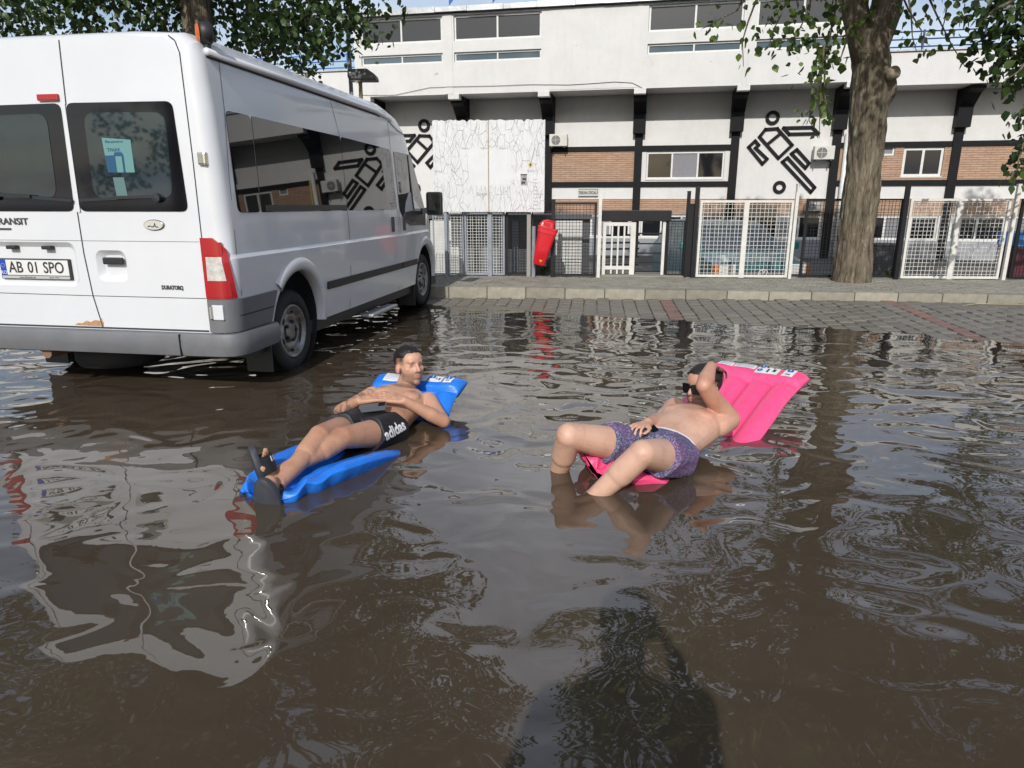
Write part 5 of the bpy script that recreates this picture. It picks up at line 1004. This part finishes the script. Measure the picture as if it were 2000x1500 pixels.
def hand(b, wr, d, back, thumb, curl=.5, s=1.0, spread=.12, tcurl=.5):
    wr, d = Vector(wr), Vector(d).normalized(); back = Vector(back); back = (back-d*back.dot(d)).normalized(); th = Vector(thumb); th = (th-d*th.dot(d)-back*th.dot(back)).normalized()
    pc = wr+d*.052*s
    for k in (-1.5, -.5, .5, 1.5): b.capsule(wr+th*k*.008*s, .016*s, wr+d*.088*s+th*k*.019*s, .0115*s, 10)
    b.sph(pc, .02*s, 10, 6)
    for k, L_ in ((1.5, .07), (.5, .079), (-.5, .074), (-1.5, .058)):
        p = wr+d*.09*s+th*k*.0215*s; q = (d+th*k*spread).normalized(); r = .0088*s
        for j, (fr, cu) in enumerate(((.45, .35), (.32, .9), (.23, .8))):
            ax = q.cross(back).normalized(); q = (Quaternion(ax, -curl*cu) @ q).normalized(); p2 = p+q*(L_*fr*s); b.capsule(p, r, p2, r*.92, 10); p, r = p2, r*.92
    p = wr+d*.03*s+th*.022*s; q = (d*.75+th*.7-back*.25).normalized()
    for L_, r in ((.042, .0135), (.032, .0105), (.026, .009)):
        p2 = p+q*L_*s; b.capsule(p, r*s, p2, r*.9*s, 10); p = p2; ax = q.cross(th).normalized(); q = (Quaternion(ax, -tcurl*.5) @ q).normalized() if ax.length > .1 else q
def leg(b, hip, knee, ank, k=1.0):
    hip, knee, ank = Vector(hip), Vector(knee), Vector(ank); b.capsule(hip, .088*k, hip.lerp(knee, .45), .077*k, 20); b.capsule(hip.lerp(knee, .45), .077*k, knee, .058*k, 20); b.sph(knee, .052*k, 16, 10)
    back = (hip-knee).normalized().cross((ank-knee).normalized()); bend = ((hip-knee).normalized()+(ank-knee).normalized()); bend = bend.normalized() if bend.length > .05 else Vector((0, 0, -1))
    b.capsule(knee, .056*k, knee.lerp(ank, .35)+bend*.008, .056*k, 20); b.capsule(knee.lerp(ank, .3)+bend*.012, .052*k, ank, .034*k, 18)
    b.sph(knee-bend*.016, (.033*k,)*3, 12, 8)
def arm(b, sh, el, wr, k=1.0):
    sh, el, wr = Vector(sh), Vector(el), Vector(wr); b.capsule(sh, .062*k, sh.lerp(el, .35), .052*k, 18); b.capsule(sh.lerp(el, .3), .052*k, el, .040*k, 18); b.sph(el, .041*k, 14, 8); b.capsule(el, .041*k, el.lerp(wr, .35), .043*k, 18); b.capsule(el.lerp(wr, .3), .043*k, wr, .027*k, 16)
class Head:
    def __init__(s, c, fwd, up, k=1.0):
        s.c, s.k = Vector(c), k; s.f = Vector(fwd).normalized(); u = Vector(up); s.u = (u-s.f*u.dot(s.f)).normalized(); s.r = s.f.cross(s.u)
        s.R = Matrix((s.r, s.f, s.u)).transposed()
    def w(s, x, y, z): return s.c+(s.R @ Vector((x, y, z)))*s.k
    def build(s, b):
        k = s.k; E = lambda c, r: b.sph(s.w(*c), tuple(q*k for q in r), 20, 14, s.R)
        E((0, -.012, .035), (.076, .097, .084)); E((0, .03, -.03), (.067, .062, .085)); E((0, .028, -.07), (.058, .054, .043)); E((0, .07, -.097), (.022, .02, .018)); E((0, .04, .045), (.064, .055, .05))
        for x in (-1, 1): E((x*.043, .052, -.014), (.022, .025, .02)); E((x*.078, -.012, -.012), (.011, .021, .033)); E((x*.046, .018, -.07), (.018, .038, .026)); E((x*.011, .092, -.03), (.008, .009, .007))
        b.capsule(s.w(0, .086, .014), .009*k, s.w(0, .106, -.026), .0125*k, 12); b.capsule(s.w(-.034, .08, .022), .012*k, s.w(.034, .08, .022), .012*k, 12); E((0, .086, -.055), (.024, .011, .009)); E((0, .084, -.066), (.021, .011, .008))
    def sculpt(s, V):
        for x in (-.03, .03):
            g_ = gauss(V, s.w(x, .092, .002), .016*s.k); V = V-np.array(s.f)[None]*(g_*.010*s.k)[:, None]
        g_ = gauss(V, s.w(0, .096, -.0605), .012*s.k)*(np.abs((V-np.array(s.w(0, 0, -.0605))) @ np.array(s.u)) < .004); return V-np.array(s.f)[None]*(g_*.003)[:, None]
    def local(s, V): return ((V-np.array(s.c)) @ np.array(s.R))/s.k
    def colour(s, V, C, hair, beard, lip=(.42, .17, .14)):
        q = s.local(V); on = (np.linalg.norm(q, axis=1) < .17); x, y, z = q.T
        def put(mask, c): nonlocal C; m_ = np.clip(mask, 0, 1)[:, None]; C = C*(1-m_)+np.array(c)[None]*m_
        sm = lambda a, lo, hi: np.clip((a-lo)/(hi-lo), 0, 1)
        put(on*sm(z, .0, .04)*sm(-y, -.05, -.03)*.92, hair); put(on*sm(-y, -.0, .03)*sm(z, -.03, .0)*.85*(np.abs(x) < .085), hair)
        bd = on*sm(-z, .02, .048)*sm(y, -.03, .01)*(1-gauss(q, (0, .1, -.058), .02)); put(bd*beard[3], beard[:3]); put(on*gauss(q, (0, .1, -.043), .02)*beard[3]*.7, beard[:3])
        put(on*np.exp(-((x/.022)**2+((z+.058)/.007)**2))*(y > .07), lip)
        for e in (-.03, .03): put(on*np.exp(-(((x-e)/.014)**2+((z-.001)/.0034)**2))*(y > .055)*.8, (.06, .035, .028)); put(on*np.exp(-(((x-e)/.02)**2+((z-.004)/.011)**2))*(y > .055)*.3, (.28, .13, .09)); put(on*np.exp(-(((x-e)/.020)**2+((z-.024)/.0055)**2))*(y > .055)*.75, hair)
        put(on*gauss(q, (0, .11, -.025), .02)*.25, (.6, .25, .2)); put(on*(np.abs(x) > .07)*(y > -.04)*(y < .01)*.3, (.62, .25, .19)); return C
    def hair(s, nm, m, parent, line, thick, seed, rough=.006):
        b = MB(); n, mm = 48, 26; vid = {}
        def pt(i, k, off):
            th = math.pi*.72*i/mm; a = 2*math.pi*k/n; d = Vector((math.sin(th)*math.sin(a)*.076, math.sin(th)*math.cos(a)*.097, math.cos(th)*.084)); p = Vector((0, -.012, .035))+d
            nn_ = Vector((d.x/.076**2, d.y/.097**2, d.z/.084**2)).normalized(); lim = line(p); 
            if lim < 0: off = -.012
            else: off = off*min(1, lim/.02)
            q = p+nn_*(.0015+off+(rough*noise.noise(p*60+Vector((seed, 0, 0)))+rough*.8*noise.noise(p*120) if off > .002 else 0)); return s.w(*q)
        b.v = [tuple(pt(i, k % n, thick)) for i in range(mm+1) for k in range(n)]; b.f = [(i*n+k, (i+1)*n+k, (i+1)*n+(k+1) % n, i*n+(k+1) % n) for i in range(mm) for k in range(n)]
        return b.build(nm, m, parent, True, world=True)
def project(nm, s_, size, org, xdir, normal, target, Mt, m, parent, off=.003, sx=1, bold=0):
    n_ = Vector(normal).normalized(); x = Vector(xdir); x = (x-n_*x.dot(n_)).normalized(); y = n_.cross(x); M = Matrix((x, y, n_)).transposed().to_4x4(); M.translation = Vector(org)
    o = text(nm, s_, size, M, m, parent, 0, sx, bold); bm = bmesh.new(); bm.from_mesh(o.data); bmesh.ops.subdivide_edges(bm, edges=[e for e in bm.edges if e.calc_length() > .008], cuts=2); bm.to_mesh(o.data); bm.free()
    bv = BVHTree.FromPolygons([Mt @ v_.co for v_ in target.data.vertices], [tuple(p.vertices) for p in target.data.polygons]); Mi = WM[parent.name].inverted()
    for v_ in o.data.vertices:
        h_ = bv.ray_cast(v_.co+n_*.2, -n_); v_.co = Mi @ ((h_[0]+n_*off) if h_[0] is not None else v_.co)
    return o
m_hair = mat('dark_hair', (.012, .010, .009), .55, var=.5, vscale=80, bump=.004, bscale=160); m_hair2 = mat('brown_hair', (.022, .016, .012), .6, var=.5, vscale=90, bump=.003, bscale=200)

# --- man on the blue mattress
m1 = thing('person', 'person in black shorts and slides reclining on the blue mattress, hands on belly', 'person', (-.79, 3.74, 0))
a = Vector((.10, .46, .085)).normalized(); lf = Vector((.93, -.17, -.11)); lf = (lf-a*lf.dot(a)).normalized(); fr = lf.cross(a)*-1
if fr.z < 0: fr = -fr
pel = Vector((-.79, 3.73, .045)); S1 = lambda f: pel+a*f
b = MB(); hL, hR = Vector((-.695, 3.725, .05)), Vector((-.885, 3.74, .075)); kL, kR = Vector((-.872, 3.36, .135)), Vector((-.975, 3.30, .165)); aL, aR = Vector((-1.085, 3.03, .085)), Vector((-1.075, 2.945, .055))
torso(b, [(S1(-.08), lf, fr, .11, .08), (S1(-.02), lf, fr, .165, .098), (S1(.08), lf, fr, .163, .096), (S1(.17), lf, fr, .156, .094), (S1(.26), lf, fr, .162, .096), (S1(.35), lf, fr, .175, .096), (S1(.42), lf, fr, .178, .086), (S1(.47), lf, fr, .15, .08), (S1(.505), lf, fr, .075, .06), (S1(.53), lf, fr, .05, .05)])
for sx in (-1, 1): b.sph(S1(.365)+lf*.08*sx+fr*.058, (.07, .07, .038), 16, 10)
leg(b, hL, kL, aL); leg(b, hR, kR, aR)
shL, shR = Vector((-.525, 4.13, .105)), Vector((-.885, 4.19, .125)); eL, eR = Vector((-.408, 3.90, .05)), Vector((-1.03, 3.945, .10)); wL, wR = Vector((-.625, 3.825, .200)), Vector((-.878, 3.79, .208))
arm(b, shL, eL, wL); arm(b, shR, eR, wR); hand(b, wL, (-.155, .01, .025), (-.05, -.35, .9), (.0, .9, .35), .22, 1.08, .1); hand(b, wR, (.145, .045, .022), (.0, -.3, .95), (0, .9, .3), .22, 1.08, .1)
H1 = Head((-.652, 4.255, .304), (.62, -.76, .16), (-.12, .22, .97), 1.04); nb = S1(.49); b.capsule(nb, .07, H1.w(0, -.02, -.07), .06, 18); H1.build(b)
# feet inside the slides
fA = [aL, aL+Vector((-.035, -.045, -.035)), aL+Vector((-.058, -.05, .05)), aL+Vector((-.068, -.03, .105))]
b.capsule(fA[0], .034, fA[1], .03, 14); b.capsule(fA[1], .03, fA[2], .028, 14); b.capsule(fA[1], .03, fA[2]+Vector((.0, -.04, 0)), .024, 14); b.capsule(fA[1], .03, fA[2]+Vector((-.0, .035, 0)), .024, 14)
for k in range(5): q = Vector((.002, .042-.021*k, 0)); tp = fA[2]+q; b.capsule(tp, .0125, tp+Vector((-.012, 0, .056-.008*k)), .0105 if k else .013, 10)
fB = [aR, aR+Vector((-.005, -.05, -.05)), aR+Vector((-.02, -.06, .03))]; b.capsule(fB[0], .036, fB[1], .032, 14); b.capsule(fB[1], .034, fB[2], .036, 14)
m_skin = skin_mat('skin'); o1 = remesh(b, 'body', .005, 5, m_skin, m1); M1 = WM[m1.name]; V = H1.sculpt(verts(o1, M1)); setverts(o1, V, M1)
C = np.tile(np.array((.57, .335, .235)), (len(V), 1)); tan = np.array((.47, .255, .165))
limb = np.maximum(np.clip((3.62-V[:, 1])/.1, 0, 1)*.8, np.clip(gauss(V, eL, .2)+gauss(V, wL, .13)+gauss(V, eR, .2)+gauss(V, wR, .13), 0, 1)*.75); C = C*(1-limb[:, None])+tan*limb[:, None]
for c, r, cc, k in ((S1(.37)+lf*.10+fr*.10, .022, (.30, .12, .085), .85), (S1(.37)-lf*.10+fr*.10, .022, (.30, .12, .085), .8), (kL+Vector((0, 0, .06)), .05, (.46, .20, .14), .5), (kR+Vector((0, 0, .06)), .05, (.46, .20, .14), .5)): g_ = gauss(V, c, r)[:, None]*k; C = C*(1-g_)+np.array(cc)*g_
for c, r in ((shR.lerp(eR, .35), .10), (eR.lerp(wR, .35), .10)):                       # tattoos on his right arm
    nz = np.array([noise.noise(Vector(p)*38) for p in V[::1]]) if False else None
    sel = np.where(((V-np.array(c))**2).sum(1) < r*r)[0]
    for i in sel:
        q = noise.noise(Vector(V[i])*34)+.6*noise.noise(Vector(V[i])*70)
        if q > .12: C[i] = C[i]*.45+np.array((.05, .06, .07))*.35
C = H1.colour(V, C, (.03, .022, .018), (.10, .065, .05, .6)); hy = np.clip((3.62-V[:, 1])/.08, 0, 1); paint(o1, C, hy)
H1.hair('hair', m_hair, m1, lambda p: (p.z-(.068 if p.y > .045 else (.050 if p.y > -.03 else .02)))-.35*max(0, abs(p.x)-.058), .008, 1., .005)
b = MB(); torso(b, [(S1(-.10), lf, fr, .135, .105), (S1(-.03), lf, fr, .178, .111), (S1(.03), lf, fr, .176, .110), (S1(.07), lf, fr, .172, .108)])
def cone(b, p, q, r0, r1, n=24):
    p, q = Vector(p), Vector(q); t_ = (q-p).normalized(); u = t_.orthogonal().normalized(); w_ = t_.cross(u); R_ = [[p+(q-p)*f+(u*math.cos(2*math.pi*k/n)+w_*math.sin(2*math.pi*k/n))*(r0+(r1-r0)*f+.006*math.sin(5*2*math.pi*k/n+f*3)) for k in range(n)] for f in (0, .33, .66, 1)]; l_ = loft(R_); b.add(l_.v, l_.f)
cone(b, hL+(hL-kL)*.1, hL.lerp(kL, .46), .102, .097); cone(b, hR+(hR-kR)*.1, hR.lerp(kR, .5), .102, .097)
m_short = mat('black_shorts', (.012, .013, .018), .55, var=.5, vscale=12, bump=.004, bscale=30); sh1 = remesh(b, 'shorts', .006, 3, m_short, m1)
T1 = Matrix.Translation(M1.translation)
vw = Vector((0, 0, CAMH))
org = atY(760, 842, 3.66); nrm_ = (vw-org).normalized()+Vector((.55, 0, .1)); xd = atY(786, 827, 3.72)-atY(733, 852, 3.62)
project('shorts_logo', 'adidas', .088, org, xd, nrm_, sh1, T1, mat('logo_white', (.8, .8, .8), .5), m1, .004, .8, .003)
m_sole = mat('slide_rubber', (.035, .04, .05), .6, var=.3, vscale=20, bump=.0015, bscale=200); m_strap = mat('slide_strap', (.008, .008, .01), .5)
def slide(heel, toe, nrm2, wd, nm):          # sole outline swept along heel->toe, nrm2 points out of the sole
    heel, toe, n_ = Vector(heel), Vector(toe), Vector(nrm2).normalized(); t_ = (toe-heel); L_ = t_.length; t_.normalize(); n_ = (n_-t_*n_.dot(t_)).normalized(); sd = t_.cross(n_); pr = []
    for k in range(40):
        a = 2*math.pi*k/40; f = .5+.5*math.cos(a); ww = wd*(.42+.12*math.sin((f-.15)*3.4)); pr.append((f*L_, math.copysign(abs(math.sin(a))**.8, math.sin(a))*ww))
    R_ = [[heel+t_*(L_/2+(x-L_/2)*k)+sd*(y*k)+n_*d for x, y in pr] for d, k in ((-.014, .95), (-.011, 1), (.011, 1), (.016, .96))]; o = loft(R_).build(nm, m_sole, m1, world=True); autosmooth(o.data, 50)
    b = MB(); m = 18                          # strap arching over the instep
    for i in range(m+1):
        a = math.pi*i/m; c = heel+t_*(L_*.56)-n_*(.012+.062*math.sin(a)**.7)+sd*(wd*.52*math.cos(a)); o_ = (-n_*math.sin(a)+sd*math.cos(a)).normalized()
        for w_ in (-.042, .042): b.v += [tuple(c+t_*w_+o_*.003), tuple(c+t_*w_-o_*.003)]
    for i in range(m): q = i*4; b.f += [(q, q+4, q+6, q+2), (q+1, q+3, q+7, q+5), (q, q+1, q+5, q+4), (q+2, q+6, q+7, q+3)]
    so_ = b.build('strap', m_strap, o); so_.data.transform(WM[m1.name].inverted()); autosmooth(so_.data, 60)
    for i in range(6):
        a = math.pi*(.22+.1*i); c = heel+t_*(L_*.56)-n_*(.012+.062*math.sin(a)**.7)+sd*(wd*.52*math.cos(a)); o_ = (-n_*math.sin(a)+sd*math.cos(a)).normalized(); tn = o_.cross(t_)
        q = MB().add([c+o_*.0045+t_*x+tn*y for x, y in ((.008, -.004), (.034, -.004), (.034, .004), (.008, .004))], [(0, 1, 2, 3)]).build('strap_print', bpy.data.materials['logo_white'], o); q.data.transform(WM[m1.name].inverted())
    return o
slide(aL+Vector((-.052, -.075, -.075)), aL+Vector((-.115, -.055, .145)), (-.85, -.5, -.1), .105, 'slide_sandal')
slide((-1.075, 2.875, -.13), (-1.115, 2.845, .125), (-.22, -.93, .05), .125, 'slide_sandal')
ph = atY(727, 796, 3.735); Mx = Matrix.Translation(ph); xa = (atY(757, 793, 3.74)-atY(698, 800, 3.74)).normalized(); na = Vector((0, -.28, .95)); na = (na-xa*na.dot(xa)).normalized(); ya = na.cross(xa); Rm = Matrix((xa, ya, na)).transposed().to_4x4()
t = thing('smartphone', 'dark grey phone lying on the belly above the black shorts', 'phone', Mx @ Rm, 'phones of the two bathers'); m_ph = mat('phone_grey', (.09, .10, .11), .4); m_phb = mat('phone_black', (.008, .008, .01), .15)
o = MB().box(-.08, .08, -.038, .038, -.005, .005, .004).build('case', m_ph, t); MB().box(.035, .074, -.002, .034, .0052, .008, .001).build('camera_block', m_phb, t)
for x, y in ((.045, .024), (.064, .024), (.045, .008), (.064, .008)): MB().lathe([(.006, 0), (.006, .002), (.0005, .002)], (x, y, .008), (0, 0, 1), 10).build('lens', m_phb, t)

# --- man on the pink mattress
m2 = thing('person', 'person in purple patterned shorts and sunglasses on the pink mattress, arm over head', 'person', (.745, 3.3, 0))
pel = Vector((.735, 3.29, .075)); a = (Vector((1.065, 3.68, .165))-pel).normalized(); lf = Vector((.74, -.66, .04)); lf = (lf-a*lf.dot(a)).normalized(); fr = a.cross(lf)
if fr.z < 0: fr = -fr
S2 = lambda f: pel+a*f
hL, hR = Vector((.82, 3.215, .085)), Vector((.655, 3.355, .08)); kL, kR = Vector((.595, 2.945, .205)), Vector((.275, 3.135, .225)); aL, aR = Vector((.325, 2.985, -.09)), Vector((.215, 3.33, -.13))
g = G('patterned_shorts'); v = g.coord(); vo = g.n('TexVoronoi', {'Vector': v, 'Scale': 115.}); w_ = g.ramp(vo.outputs['Distance'], [(.4, 0.), (.75, .8)]); nz = g.noise(v, 5, 3)
g.set(Base_Color=g.mix(w_, g.ramp(nz, [(.42, (.05, .055, .12)), (.6, (.10, .05, .14))]), g.ramp(nz, [(.42, (.24, .24, .35)), (.6, (.29, .20, .35))])), Roughness=.8, Normal=g.bump(g.noise(v, 14, 4), .008)); m_pat = g.m
b = MB(); torso(b, [(S2(-.10), lf, fr, .14, .108), (S2(-.03), lf, fr, .184, .108), (S2(.05), lf, fr, .18, .105), (S2(.09), lf, fr, .176, .102)]); cone(b, hL+(hL-kL)*.1, hL.lerp(kL, .52), .105, .106); cone(b, hR+(hR-kR)*.1, hR.lerp(kR, .5), .100, .102)
sh2 = remesh(b, 'shorts', .006, 3, m_pat, m2)
_bv = BVHTree.FromPolygons([WM[m2.name] @ v_.co for v_ in sh2.data.vertices], [tuple(p.vertices) for p in sh2.data.polygons])
def hit2(px, py, off=.012):
    d = ray(px, py).normalized(); h_ = _bv.ray_cast(Vector((0, 0, CAMH)), d); return (h_[0] if h_[0] is not None else atY(px, py, 3.38))-d*off
b = MB(); torso(b, [(S2(-.08), lf, fr, .12, .09), (S2(-.02), lf, fr, .170, .095), (S2(.08), lf, fr, .168, .092), (S2(.17), lf, fr, .162, .092), (S2(.26), lf, fr, .168, .10), (S2(.35), lf, fr, .180, .104), (S2(.42), lf, fr, .178, .095), (S2(.47), lf, fr, .15, .08), (S2(.505), lf, fr, .075, .06), (S2(.53), lf, fr, .05, .05)])
for sx in (-1, 1): b.sph(S2(.375)+lf*.08*sx+fr*.062, (.072, .072, .04), 16, 10)
leg(b, hL, kL, aL, 1.1); leg(b, hR, kR, aR, 1.1); b.capsule(aL, .035, aL+Vector((-.12, -.09, -.05)), .03, 12); b.capsule(aR, .035, aR+Vector((-.13, -.03, -.03)), .03, 12)
shL, shR = Vector((1.18, 3.575, .165)), Vector((.945, 3.83, .15)); eL = Vector((1.005, 3.47, .385)); wL = Vector((1.095, 3.675, .44)); wR = hit2(1262, 836, .045)+Vector((.01, .02, .02)); eR = Vector((.82, 3.64, .135))
arm(b, shL, eL, wL, 1.05); arm(b, shR, eR, wR, 1.05); b.capsule(S2(.42)+lf*.14, .07, shL, .066, 18); hand(b, wL, (.09, .09, -.055), (-.05, .1, .95), (-.6, .6, .2), .75, 1., .1); hand(b, wR, hit2(1226, 838, .03)-wR, (-.1, .0, .95), (.7, -.6, .1), .8, 1., .12, .9)
H2 = Head((1.083, 3.765, .298), (-.80, -.58, .06), (.22, .22, .95), 1.04); b.capsule(S2(.48), .064, H2.w(0, -.025, -.075), .056, 18); H2.build(b)
o2 = remesh(b, 'body', .005, 5, m_skin, m2); M2 = WM[m2.name]; V = H2.sculpt(verts(o2, M2)); setverts(o2, V, M2)
C = np.tile(np.array((.60, .375, .28)), (len(V), 1)); red = np.array((.52, .25, .17))
k = np.clip(gauss(V, shL, .10)*.7+gauss(V, shL.lerp(eL, .6), .12)*.8+gauss(V, eL, .1)*.7+gauss(V, wL, .12)*.6+gauss(V, wR, .12)*.6+gauss(V, shR, .12)*.4+gauss(V, H2.c, .12)*.75, 0, .85)[:, None]; C = C*(1-k)+red*k
for c, r in ((S2(.37)+lf*.11+fr*.105, .026), (S2(.37)-lf*.10+fr*.105, .022)): g_ = gauss(V, c, r)[:, None]*.8; C = C*(1-g_)+np.array((.42, .19, .15))*g_
C = H2.colour(V, C, (.045, .032, .024), (.10, .06, .045, .55)); paint(o2, C, np.clip(gauss(V, S2(.36)+fr*.1, .1), 0, .35))
H2.hair('hair', m_hair2, m2, lambda p: (p.z-(.062 if p.y > .045 else (.035 if p.y > -.03 else -.035)))-.25*max(0, abs(p.x)-.062), .010, 5., .004)
sg = MB()
for x in (-.034, .034): sg.prism(rpoly([(x-.031, .024), (x+.031, .024), (x+.025, -.028), (x-.025, -.028)], .014), lambda p, q, d: tuple(H2.w(p, d-abs(p)*.25, q)), .101, .107)
sgo = sg.build('sunglasses', m_phb, m2, world=True); MB().bar(H2.w(-.008, .106, .01), H2.w(.008, .106, .01), .006, .008).build('bridge', m_phb, sgo).data.transform(WM[m2.name].inverted())
for x in (-1, 1): MB().bar(H2.w(x*.062, .09, .014), H2.w(x*.081, -.015, .012), .005, .010).build('temple', m_phb, sgo).data.transform(WM[m2.name].inverted())
R_ = []
for dd in (.088, .104): R_.append([S2(dd)+lf*(.175*math.cos(q))+fr*(.101*math.sin(q)) for q in [2*math.pi*k/40 for k in range(40)]])
loft(R_, cap=False).build('waistband', m_frame, m2, True, world=True)
cd_ = atY(1292, 832, 3.47); MB().tube([cd_, cd_+Vector((.03, -.01, .012)), cd_+Vector((.05, .01, .004)), cd_+Vector((.02, .02, .01))], .0045, 6).build('drawstring', m_frame, m2, True, world=True)
ph = hit2(1262, 843, .02); xa = (atY(1277, 836, 3.42)-atY(1240, 846, 3.36)).normalized(); na = Vector((.1, -.35, .93)); na = (na-xa*na.dot(xa)).normalized(); ya = na.cross(xa); Rm = Matrix((xa, ya, na)).transposed().to_4x4()
t = thing('smartphone', 'black phone held on the lap of the purple patterned shorts', 'phone', Matrix.Translation(ph) @ Rm, 'phones of the two bathers'); MB().box(-.072, .072, -.035, .035, -.006, .006, .004).build('case', m_phb, t); MB().box(-.06, .02, -.03, .03, .0061, .0068).build('screen', mat('phone_screen', (.12, .14, .16), .08), t); MB().box(.03, .066, -.028, .02, .0062, .009, .001).build('camera_block', m_phb, t)

# --- the photographer, standing behind the lens: only the shadow on the water shows
pg = thing('person', 'photographer standing in the water, seen only as a shadow on it', 'person', (-.07, -.38, -.2)); b = MB(); ct = Vector((-.07, -.38, 0))
X = Vector((1, 0, 0)); Yf = Vector((0, 1, 0)); pv = lambda x, y, z: ct+Vector((x, y, z))
torso(b, [(pv(0, 0, .72), X, Yf, .16, .11), (pv(0, 0, .82), X, Yf, .175, .12), (pv(0, 0, .95), X, Yf, .16, .11), (pv(0, 0, 1.1), X, Yf, .175, .115), (pv(0, 0, 1.22), X, Yf, .19, .11), (pv(0, 0, 1.29), X, Yf, .15, .08), (pv(0, 0, 1.33), X, Yf, .07, .06), (pv(0, 0, 1.36), X, Yf, .05, .05)])
for sx in (-1, 1): leg(b, pv(sx*.09, 0, .72), pv(sx*.12, .02, .3), pv(sx*.14, 0, -.12)); b.capsule(pv(sx*.14, -.03, -.16), .04, pv(sx*.16, .16, -.17), .035); arm(b, pv(sx*.19, 0, 1.25), pv(sx*.23, .1, 1.02), pv(sx*.09+.1, .24, 1.24)); hand(b, pv(sx*.09+.1, .24, 1.24), (-sx*.3, .25, .6), (sx, 0, 0), (-sx*.2, -.6, .3), .6)
H3 = Head(pv(0, .03, 1.47), (0, 1, -.15), (0, .1, 1)); b.capsule(pv(0, 0, 1.33), .06, H3.w(0, -.02, -.07), .055); H3.build(b); o3 = remesh(b, 'body', .01, 3, m_skin, pg); paint(o3, np.tile(np.array((.5, .3, .2)), (len(o3.data.vertices), 1)))
H3.hair('hair', m_hair, pg, lambda p: p.z-.05+(.06 if p.y < 0 else 0), .015, 2.)
b = MB(); torso(b, [(pv(0, 0, .74), X, Yf, .18, .125), (pv(0, 0, .85), X, Yf, .19, .13), (pv(0, 0, 1.1), X, Yf, .19, .13), (pv(0, 0, 1.24), X, Yf, .20, .12), (pv(0, 0, 1.31), X, Yf, .12, .08)]); remesh(b, 'shirt', .012, 3, mat('shirt', (.2, .22, .26), .8), pg)
b = MB(); torso(b, [(pv(0, 0, .62), X, Yf, .17, .12), (pv(0, 0, .76), X, Yf, .182, .127)]); [cone(b, pv(sx*.09, 0, .74), pv(sx*.12, .02, .33), .105, .09) for sx in (-1, 1)]; remesh(b, 'trousers', .012, 2, m_short, pg)
tp = thing('smartphone', 'phone in the photographer\'s hands behind the lens', 'phone', (0, -.1, 1.31), 'phones of the two bathers'); MB().box(-.078, .078, -.01, 0, -.037, .037, .003).build('case', m_phb, tp); MB().box(-.072, .072, -.0115, -.0105, -.033, .033).build('screen', bpy.data.materials['phone_screen'], tp)
tp['group'] = 'phone of the photographer'

# leaves adrift
ly = mat('fallen_leaf', (.17, .14, .04), .6); lm = MB(); lm.v = [tuple(q) for q in LEAF*.045]; lm.f = list(LF); lme = lm.mesh('fallen_leaf'); lme.materials.append(ly); q_ = random.Random(4)
for px, py, lb in ((905, 622, 'small yellowed leaf adrift near the van front wheel'), (1318, 604, 'small yellowed leaf on the wet paving at the left red line'), (1640, 604, 'small yellowed leaf on the wet paving before the big trunk'), (1810, 620, 'small yellowed leaf on the wet paving by the right red line')):
    p = atZ(px, py, .045 if py < 621 else .004); o = bpy.data.objects.new('fallen_leaf', lme); col.objects.link(o); o.location = p; o.rotation_euler = (q_.uniform(-.1, .1), q_.uniform(-.1, .1), q_.uniform(0, 6)); o.scale = (q_.uniform(.7, 1.1),)*3
    if py < 621: o.location.z = gz(p.x, p.y)+.008
    tag(o, lb, 'leaf', 'fallen leaves')
